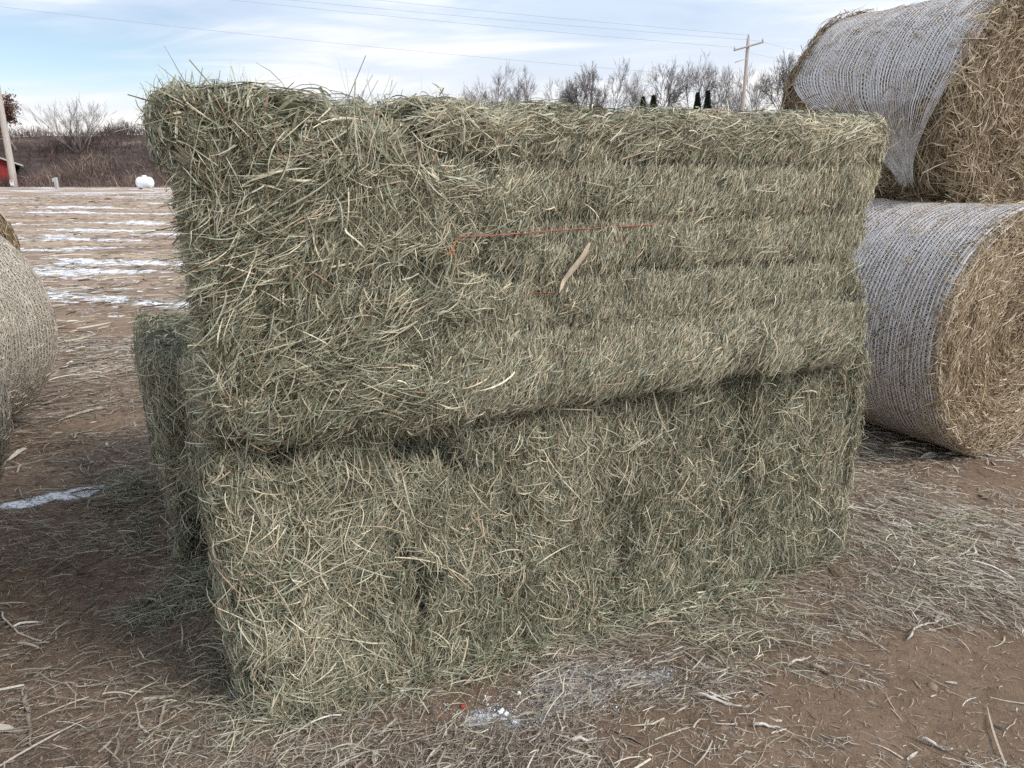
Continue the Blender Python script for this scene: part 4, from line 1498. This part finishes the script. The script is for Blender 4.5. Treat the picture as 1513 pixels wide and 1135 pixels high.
def utility_pole(base, top, r0, r1, label, arm_z=None, arm_len=2.4, arm_yaw=0.0, sign=False, tilt=0.0):
    e = empty('utility_pole', tuple(base))
    tag(e, label, 'utility pole', 'wooden utility poles carrying the wires')
    h = top - base[2]
    a = Acc()
    z = np.linspace(-0.3, h, 14)
    tube(a, np.stack([0 * z, 0 * z, z], -1), np.linspace(r0, r1, 14), 16)
    a.build('pole_shaft', M_POLE, e)
    if arm_z is not None:
        ux_, uy_ = math.cos(arm_yaw), math.sin(arm_yaw)
        a = Acc()
        dz = math.tan(tilt) * arm_len / 2
        P0 = np.array([-ux_ * arm_len / 2, -uy_ * arm_len / 2 - (r1 + 0.06), arm_z - base[2] - dz])
        P1 = np.array([ux_ * arm_len / 2, uy_ * arm_len / 2 - (r1 + 0.06), arm_z - base[2] + dz])
        tube(a, [P0, (P0 + P1) / 2, P1], 0.075, 4, smooth=False)
        a.build('crossarm', M_POLE, e)
        for f in (0.03, 0.97):
            q = P0 + (P1 - P0) * f
            a = Acc()
            tube(a, [q + [0, 0, 0.05], q + [0, 0, 0.14], q + [0, 0, 0.2], q + [0, 0, 0.3]], [0.03, 0.08, 0.05, 0.03], 10)
            a.build('insulator', M_GREY, e)
        a = Acc()
        tube(a, [[0, 0, h - 0.05], [0, 0, h + 0.15], [0, 0, h + 0.3]], [0.05, 0.08, 0.03], 10)
        a.build('insulator', M_GREY, e)
    return e


PRY = 65.0
ptop = at_y(1104, 56, PRY)
pr = np.array([at_y(1100, 130, PRY)[0], PRY, hz1(at_y(1100, 130, PRY)[0], PRY)])
armc = at_y(1101, 69, PRY)
e = utility_pole(pr, ptop[2], 0.17, 0.13, 'far wooden utility pole with a crossarm rising behind the stack among bare trees', armc[2], 2.35, 0.0, tilt=R_(15))
# bracket carrying the low wire
a = Acc()
lowp = at_y(1099, 106, PRY)
brk = at_y(1090, 90, PRY)
tube(a, [[0, -0.1, brk[2] - pr[2] + 0.15], [brk[0] - pr[0], -0.12, brk[2] - pr[2] - 0.05], [brk[0] - pr[0] - 0.25, -0.12, brk[2] - pr[2] - 0.15]], 0.035, 6)
a.build('bracket', M_POLE, e)

ltop = at_y(-31, -70, PLY)
e = utility_pole(PL, ltop[2], 0.27, 0.17, 'near wooden utility pole with a small warning sign, standing beside the red barn', at_y(-31, -45, PLY)[2], 2.4, 0.3)
a = Acc()
sgn = at_y(17, 270.5, PLY)
box(a, (0.0, -0.295, sgn[2] - PL[2] + 0.02), (0.32, 0.02, 0.44), bev=0.004)
sg = a.build('warning_sign', M_SIGNW, e)
a = Acc()
box(a, (0.0, -0.310, sgn[2] - PL[2] + 0.16), (0.24, 0.006, 0.07))
box(a, (0.02, -0.310, sgn[2] - PL[2] + 0.06), (0.06, 0.006, 0.05))
a.build('sign_print', M_SIGNR, sg)

GW = 'overhead wires between the poles'


def wire(p0, p1, sag, r, label):
    p0, p1 = np.asarray(p0, float), np.asarray(p1, float)
    t = np.linspace(0, 1, 40)
    P = p0 + (p1 - p0) * t[:, None]
    P[:, 2] -= sag * 4 * t * (1 - t)
    a = Acc()
    tube(a, P - p0, r, 5)
    tag(a.build('overhead_wire', M_WIRE, None, tuple(p0)), label, 'wire', GW)


WR = 0.009
wire(at_y(1105, 52, PRY), at_y(-31, -66, PLY), 0.25, WR, 'highest wire, leaving the very top of the far pole and crossing the sky')
wire(at_y(1118, 60, PRY), at_y(-10, -46, PLY), 0.25, WR, 'wire running just under the highest one from the far end of the crossarm')
wire(at_y(1083, 70, PRY), at_y(-52, -44, PLY), 0.25, WR, 'middle wire of the sky, tied to the near end of the crossarm')
wire(at_y(1098, 117, PRY), at_y(-25, 7, PLY), 0.30, WR, 'lowest wire, sloping through the blue patch of sky towards the near pole')
wire(at_y(1118, 60, PRY), at_y(1330, 98, 88.0), 0.3, WR, 'short wire going on past the far pole towards the stacked round bales')
wire(at_y(1099, 76, PRY), at_y(1330, 112, 88.0), 0.3, WR, 'lower short wire going on past the far pole behind the bare trees')

# ------------------------------------------------------------------ barn, meter post, tank
BY0 = PLY + 5.0
BYAW = math.atan2(740, 1050)
BX1 = at_y(20, 250, BY0)[0]
BXC = (BX1 - 4.0 * math.cos(BYAW) - 3.0 * math.sin(BYAW), BY0 - 4.0 * math.sin(BYAW) + 3.0 * math.cos(BYAW))
gz = HZ - 0.02


def barn():
    e = empty('red_barn', (BXC[0], BXC[1], gz), BYAW)
    tag(e, 'red barn with a grey roof at the foot of the embankment behind the near pole', 'barn')
    y0 = -3.0
    wallr = 4.0
    zt = at_y(10, 242, BY0)[2] - gz
    a = Acc()
    zl = zt + 1.6
    # pentagonal front: high at the left, eave at the right
    X0 = wallr - 8.0
    xm = wallr - 4.0
    F = [(X0, 0.25), (wallr, 0.25), (wallr, zt), (xm, zl), (X0, zt)]
    V = [(x, y0, z) for x, z in F] + [(x, y0 + 7, z) for x, z in F]
    Q = [[0, 1, 2, 4], [4, 2, 3, 3], [6, 5, 9, 7], [7, 9, 8, 8], [1, 6, 7, 2], [5, 0, 4, 9]]
    a.add(V, Q)
    # boards as thin battens
    for i in range(27):
        x = X0 + 0.15 + i * 0.3
        top = zt + (1.6) * (1 - abs(x - xm) / 4.0)
        box(a, (x, y0 - 0.012, (0.27 + top - 0.05) / 2), (0.05, 0.024, top - 0.32), 0)
    a.build('wall', M_RED, e)
    a = Acc()
    box(a, ((X0 + wallr) / 2, y0 + 3.5, 0.115), (8.06, 7.06, 0.27), 0)
    a.build('foundation', M_CONC, e)
    a = Acc()
    for sgn_ in (-1, 1):
        xe = xm + sgn_ * 4.75
        ze = zt - 0.30
        th = 0.14
        V = [(xm, y0 - 0.5, zl + 0.06), (xe, y0 - 0.5, ze + 0.06), (xe, y0 + 7.5, ze + 0.06), (xm, y0 + 7.5, zl + 0.06)]
        V += [(x, y, z + th) for x, y, z in V]
        a.add(V, [[0, 1, 2, 3], [4, 7, 6, 5], [0, 4, 5, 1], [1, 5, 6, 2], [2, 6, 7, 3], [3, 7, 4, 0]])
    a.build('roof', M_ROOF, e)
    a = Acc()
    box(a, (xm, y0 - 0.03, 1.15), (1.9, 0.05, 1.8), bev=0.01)
    a.build('door', M_RED, e)


barn()

mp_ = at_z(84.5, 279, HZ)
e = empty('meter_post', (mp_[0], mp_[1], HZ))
tag(e, 'short grey post with a meter box standing alone at the far edge of the field', 'post')
a = Acc()
box(a, (0, 0, 0.36), (0.22, 0.2, 0.86), bev=0.02)
box(a, (0.02, 0, 0.80), (0.12, 0.12, 0.05), bev=0.01)
a.build('post', M_GREY, e)
a = Acc()
box(a, (-0.14, -0.05, 0.62), (0.16, 0.18, 0.26), bev=0.02)
a.build('meter_box', M_GREY, e)

tk = at_z(215.5, 280, HZ)
e = empty('gas_tank', (tk[0], tk[1], HZ))
tag(e, 'white domed gas tank on short legs by the embankment, next to the stack edge', 'tank')
a = Acc()
x = np.linspace(-1, 1, 25)
hw = 12.5 / F_PX * tk[1]
rr_ = 0.40
xx = x * hw
ex = np.clip((np.abs(xx) - (hw - 0.32)) / 0.32, 0, 1)
tube(a, np.stack([xx, 0 * x, 0 * x + 0.47], -1), rr_ * np.sqrt(np.clip(1 - ex ** 2, 0.0004, 1)), 28)
a.build('tank_shell', M_TANK, e)
a = Acc()
tube(a, [[0, 0, 0.80], [0, 0, 0.93], [0, 0, 0.98]], [0.19, 0.18, 0.10], 18)
a.build('dome', M_TANK, e)
for sx in (-0.42, 0.42):
    a = Acc()
    box(a, (sx, 0, 0.03), (0.10, 0.5, 0.16), bev=0.01)
    a.build('leg', M_GREY, e)


# ------------------------------------------------------------------ trees
def grow(out, twigs, p, d, r, L, depth, seedr, up=0.15, spread=0.55, ratio=0.72, twig_depth=0, nseg=4):
    pts = [p]
    rad = [r]
    q = p
    dd = d
    for i in range(nseg):
        dd = dd + np.array([seedr.gauss(0, 0.09), seedr.gauss(0, 0.09), seedr.gauss(0, 0.05) + up * 0.25])
        dd = dd / np.linalg.norm(dd)
        q = q + dd * L / nseg
        pts.append(q)
        rad.append(r * (1 - 0.45 * (i + 1) / nseg))
    (out if depth > twig_depth else twigs).append((pts, rad, depth))
    if depth == 0:
        return
    k = seedr.randint(2, 4) if depth > 3 else seedr.randint(3, 4)
    for j in range(k):
        f = 1.0 if j == 0 else seedr.uniform(0.35, 0.98)
        ii = min(nseg - 1, int(f * nseg))
        fr = f * nseg - ii
        bp = pts[ii] + (pts[ii + 1] - pts[ii]) * fr
        an = seedr.uniform(0, 2 * math.pi)
        sp_ = spread * (0.35 if j == 0 else seedr.uniform(0.6, 1.3))
        t = dd
        a1 = np.cross(t, [0.3, 0.5, 0.8])
        a1 = a1 / np.linalg.norm(a1)
        a2 = np.cross(t, a1)
        nd = t * math.cos(sp_) + (a1 * math.cos(an) + a2 * math.sin(an)) * math.sin(sp_)
        grow(out, twigs, bp, nd, max(rad[ii] * (0.75 if j == 0 else 0.58), 0.008), L * ratio * seedr.uniform(0.8, 1.15), depth - 1, seedr, up, spread, ratio, twig_depth, max(2, nseg - 1))


def tubes_np(acc, branches, sides, rmin):
    for pts, rad, _ in branches:
        tube(acc, pts, np.maximum(rad, rmin), sides, cap=False)


def bare_tree(name, base, H, seed, label, group, stems=1, lean=0.25, spread=0.62, rmin=0.022, r0=None, ratio=0.76, depth=6, bark=None, up=0.06, cat='tree', width=None):
    sr = random.Random(seed)
    e = empty(name, tuple(base), 0)
    tag(e, label, cat, group)
    limbs, twigs = [], []
    r0 = r0 or H * 0.018
    geo = sum(ratio ** i for i in range(depth + 1)) * 0.86
    for s_ in range(stems):
        an = 2 * math.pi * (s_ + sr.random() * 0.5) / stems
        ln = 0.04 if stems == 1 else lean * sr.uniform(0.5, 1.3)
        d = np.array([math.cos(an) * ln, math.sin(an) * ln, 1.0])
        d /= np.linalg.norm(d)
        grow(limbs, twigs, np.array([math.cos(an) * r0 * 0.6, math.sin(an) * r0 * 0.6, -0.3]), d, r0 / (1 if stems == 1 else 1.5), H / geo * sr.uniform(0.9, 1.05), depth, sr, up, spread, ratio, 2, 5)
    # scale exactly to height / width
    allp = np.array([p for b in limbs + twigs for p in b[0]])
    kz = H / allp[:, 2].max()
    kx = kz
    if width:
        kx = float(np.clip(width / 2 / np.percentile(np.abs(allp[:, :2]), 98), 0.7 * kz, 1.4 * kz))
    sc_ = np.array([kx, kx, kz])
    a = Acc()
    tubes_np(a, [([p * sc_ for p in b[0]], b[1], b[2]) for b in limbs], 7, rmin)
    a.build('trunk', bark or M_BARK, e)
    a = Acc()
    P0, P1, RR = [], [], []
    for b in twigs:
        pp = [p * sc_ for p in b[0]]
        for i in range(len(pp) - 1):
            P0.append(pp[i])
            P1.append(pp[i + 1])
            RR.append(max(b[1][i] * 0.5, rmin * 0.42))
    P0, P1, RR = np.array(P0), np.array(P1), np.array(RR)
    t = norm(P1 - P0)
    A = norm(np.cross(t, [0.31, 0.52, 0.8]))
    B_ = np.cross(t, A)
    V = []
    for q, rr2 in ((P0, RR), (P1, RR * 0.8)):
        for k in range(3):
            an = 2 * math.pi * k / 3
            V.append(q + (A * math.cos(an) + B_ * math.sin(an)) * rr2[:, None])
    V = np.stack(V, 1)
    idx = np.arange(len(P0) * 6).reshape(-1, 6)
    q = np.concatenate([np.stack([idx[:, k], idx[:, (k + 1) % 3], idx[:, 3 + (k + 1) % 3], idx[:, 3 + k]], -1) for k in range(3)])
    a.add(V, q, 0.5, 0)
    a.build('crown', M_TWIG, e)
    return e


TG = 'bare trees on the skyline'


def skyline_tree(px, ytop, wpx, Y, seed, label, **kw):
    x = at_y(px, 130, Y)[0]
    b = np.array([x, Y, hz1(x, Y)])
    H = at_y(px, ytop, Y)[2] - b[2]
    w = wpx / F_PX * Y * 1.03
    return bare_tree('bare_tree', b, H, seed, label, TG, width=w, **kw)


skyline_tree(718, 88, 76, 118, 11, 'wide bare tree standing apart from the others, nearest the middle of the stack', stems=3, lean=0.5, rmin=0.032)
skyline_tree(766, 91, 56, 120, 12, 'rounded bare tree whose branches touch the wide lone one', stems=2, lean=0.3, rmin=0.034)
skyline_tree(822, 110, 38, 135, 13, 'low pale bare tree in the gap before the tall dense group', stems=2, lean=0.3, rmin=0.030, bark=M_BARKPALE)
skyline_tree(860, 86, 52, 112, 14, 'darkest bare tree with many crossing branches, left end of the tall group', stems=3, lean=0.3, rmin=0.042)
skyline_tree(899, 80, 60, 116, 15, 'tall spreading bare tree right against the darkest one', stems=2, lean=0.35, rmin=0.036)
skyline_tree(935, 98, 44, 135, 16, 'faint bare tree behind the cluster of dark evergreen tops', stems=2, lean=0.3, rmin=0.028, bark=M_BARKPALE)
skyline_tree(984, 76, 56, 110, 17, 'tall bare tree just above the pair of pointed evergreens', stems=2, lean=0.3, rmin=0.038)
skyline_tree(1025, 73, 46, 114, 18, 'tallest narrow bare tree directly over the right pointed evergreen', stems=1, rmin=0.034)
skyline_tree(1068, 90, 44, 125, 19, 'bare tree immediately left of the far pole with the crossarm', stems=2, rmin=0.030, bark=M_BARKPALE)
skyline_tree(1123, 86, 50, 128, 20, 'bare tree immediately right of the far pole', stems=2, rmin=0.030, bark=M_BARKPALE)
skyline_tree(1163, 70, 62, 105, 21, 'large dark bare tree partly hidden by the torn round bale', stems=2, lean=0.25, rmin=0.040)
skyline_tree(1225, 80, 60, 115, 22, 'bare tree fully behind the torn round bale', stems=2, lean=0.25, rmin=0.036)

YT = 78.0
xb = at_y(118, 220, YT)[0]
bb = np.array([xb, YT, hz1(xb, YT)])
bare_tree('bare_tree', bb, at_y(110, 136, YT)[2] - bb[2], 31, 'vase shaped bare tree spreading alone on the dark embankment', TG, stems=9, lean=0.75, spread=0.30, rmin=0.018, r0=0.12, ratio=0.66, depth=4, bark=M_BARKPALE, width=8.2, up=0.25)
xb = at_y(181, 200, 88)[0]
bb = np.array([xb, 88.0, hz1(xb, 88)])
bare_tree('bare_tree', bb, at_y(181, 172, 88)[2] - bb[2], 32, 'small low bare tree on the embankment crest close to the stack edge', TG, stems=5, lean=0.6, spread=0.45, rmin=0.014, r0=0.08, ratio=0.7, depth=4, bark=M_BARKPALE, width=5.6)


def oak():
    Y = 80.0
    x = at_y(20, 200, Y)[0]
    b = np.array([x, Y, hz1(x, Y)])
    H = at_y(0, 140, Y)[2] - b[2]
    e = empty('oak_tree', tuple(b))
    tag(e, 'oak still holding rusty brown leaves above the red barn', 'tree')
    sr = random.Random(5)
    limbs, twigs = [], []
    grow(limbs, twigs, np.array([0, 0, -0.3]), np.array([0, 0, 1.0]), 0.18, H * 0.32, 4, sr, 0.05, 0.75, 0.72, 0, 4)
    allp = np.array([p for bb_ in limbs + twigs for p in bb_[0]])
    sc_ = np.array([1, 1, 0]) * (4.0 / np.percentile(np.abs(allp[:, :2]), 97)) + np.array([0, 0, 1]) * H / allp[:, 2].max()
    a = Acc()
    tubes_np(a, [([p * sc_ for p in q[0]], q[1], q[2]) for q in limbs + twigs], 5, 0.02)
    a.build('trunk', M_BARK, e)
    tips = np.array([p for q in limbs + twigs if q[2] <= 2 for p in q[0]]) * sc_
    n = 9000
    c_ = tips[rng.integers(0, len(tips), n)] + rng.normal(0, 0.22, (n, 3))
    D = norm(rng.normal(0, 1, (n, 3)))
    a = Acc()
    strands(a, c_, D, norm(np.cross(D, rng.normal(0, 1, (n, 3)))), rng.uniform(0.12, 0.24, n), rng.uniform(0.08, 0.15, n), rng.random(n), m=2)
    a.build('crown', M_OAK, e)


oak()


def evergreen(px, ytop, wpx, Y, label, seed):
    x = at_y(px, 140, Y)[0]
    b = np.array([x, Y, hz1(x, Y)])
    H = at_y(px, ytop, Y)[2] - b[2]
    w = wpx / F_PX * Y
    e = empty('evergreen_tree', tuple(b))
    tag(e, label, 'tree', 'dark evergreens on the skyline')
    a = Acc()
    z = np.linspace(-0.3, H * 0.97, 8)
    tube(a, np.stack([0 * z, 0 * z, z], -1), np.linspace(0.16, 0.02, 8), 7)
    a.build('trunk', M_BARK, e)
    n = 5200
    u = rng.random(n) ** 0.8
    z = H * (0.10 + 0.9 * u)
    zc = (H - z) / F_PX * 0 + (H - z)
    rmax = np.minimum(0.05 + (w / 2) * (zc / (20 / F_PX * Y)), w * 0.7) * 0.8
    an = rng.uniform(0, 2 * np.pi, n)
    rr2 = rmax * np.sqrt(rng.random(n)) * (0.8 + 0.35 * vnoise(np.stack([np.cos(an) * 2, np.sin(an) * 2, z * 1.6], -1), seed))
    P = np.stack([rr2 * np.cos(an), rr2 * np.sin(an), z], -1)
    D = norm(np.stack([np.cos(an), np.sin(an), rng.uniform(0.1, 0.9, n)], -1) + rng.normal(0, 0.25, (n, 3)))
    a = Acc()
    strands(a, P, D, norm(np.cross(D, rng.normal(0, 1, (n, 3)))), rng.uniform(0.15, 0.35, n), rng.uniform(0.05, 0.10, n), rng.random(n), m=2)
    a.build('crown', M_EVER, e)


evergreen(1031, 138, 10, 104, 'pointed dark evergreen, the smaller of the close pair', 1)
evergreen(1046, 135, 11, 103, 'pointed dark evergreen, the bigger of the close pair', 2)
evergreen(950, 144, 20, 108, 'dark evergreen top at the start of the ragged evergreen cluster', 3)
evergreen(966, 142, 17, 106, 'dark evergreen top at the end of the ragged cluster, nearer the pointed pair', 4)


def frost():
    """crumbs of old snow dusted over straw and soil"""
    a = Acc()
    for c_, ax_, bx_, n in ((at_z(745, 1075), 0.24, 0.13, 2600), (at_z(850, 1020), 0.28, 0.18, 2800), (at_z(945, 1003), 0.28, 0.09, 1600), (at_z(800, 1045), 0.2, 0.1, 300)):
        x = c_[0] + rng.normal(0, 0.5, n) * ax_
        y = c_[1] + rng.normal(0, 0.5, n) * bx_
        P = np.stack([x, y, ground_z(x, y) + rng.uniform(0.002, 0.018, n)], -1)
        k = rng.random(n) < 0.5 + fbm(P * np.array([14, 14, 0]), 131, 2)
        P = P[k]
        n = len(P)
        r_ = rng.lognormal(-7.0, 0.45, n)
        O = np.array([[1, 0, 0], [0, 1, 0], [-1, 0, 0], [0, -1, 0], [0, 0, 1], [0, 0, -1]], float)
        V = P[:, None] + O[None] * (r_[:, None] * rng.uniform(0.6, 1.3, (n, 6)))[..., None]
        T = np.array([[0, 1, 4, 4], [1, 2, 4, 4], [2, 3, 4, 4], [3, 0, 4, 4], [1, 0, 5, 5], [2, 1, 5, 5], [3, 2, 5, 5], [0, 3, 5, 5]])
        a.add(V, (T[None] + (np.arange(n) * 6)[:, None, None]).reshape(-1, 4))
    tag(a.build('frost_crumbs', M_SNOW), kind='stuff', label='powdery old snow dusted over the straw in front of the stack', cat='snow')


frost()
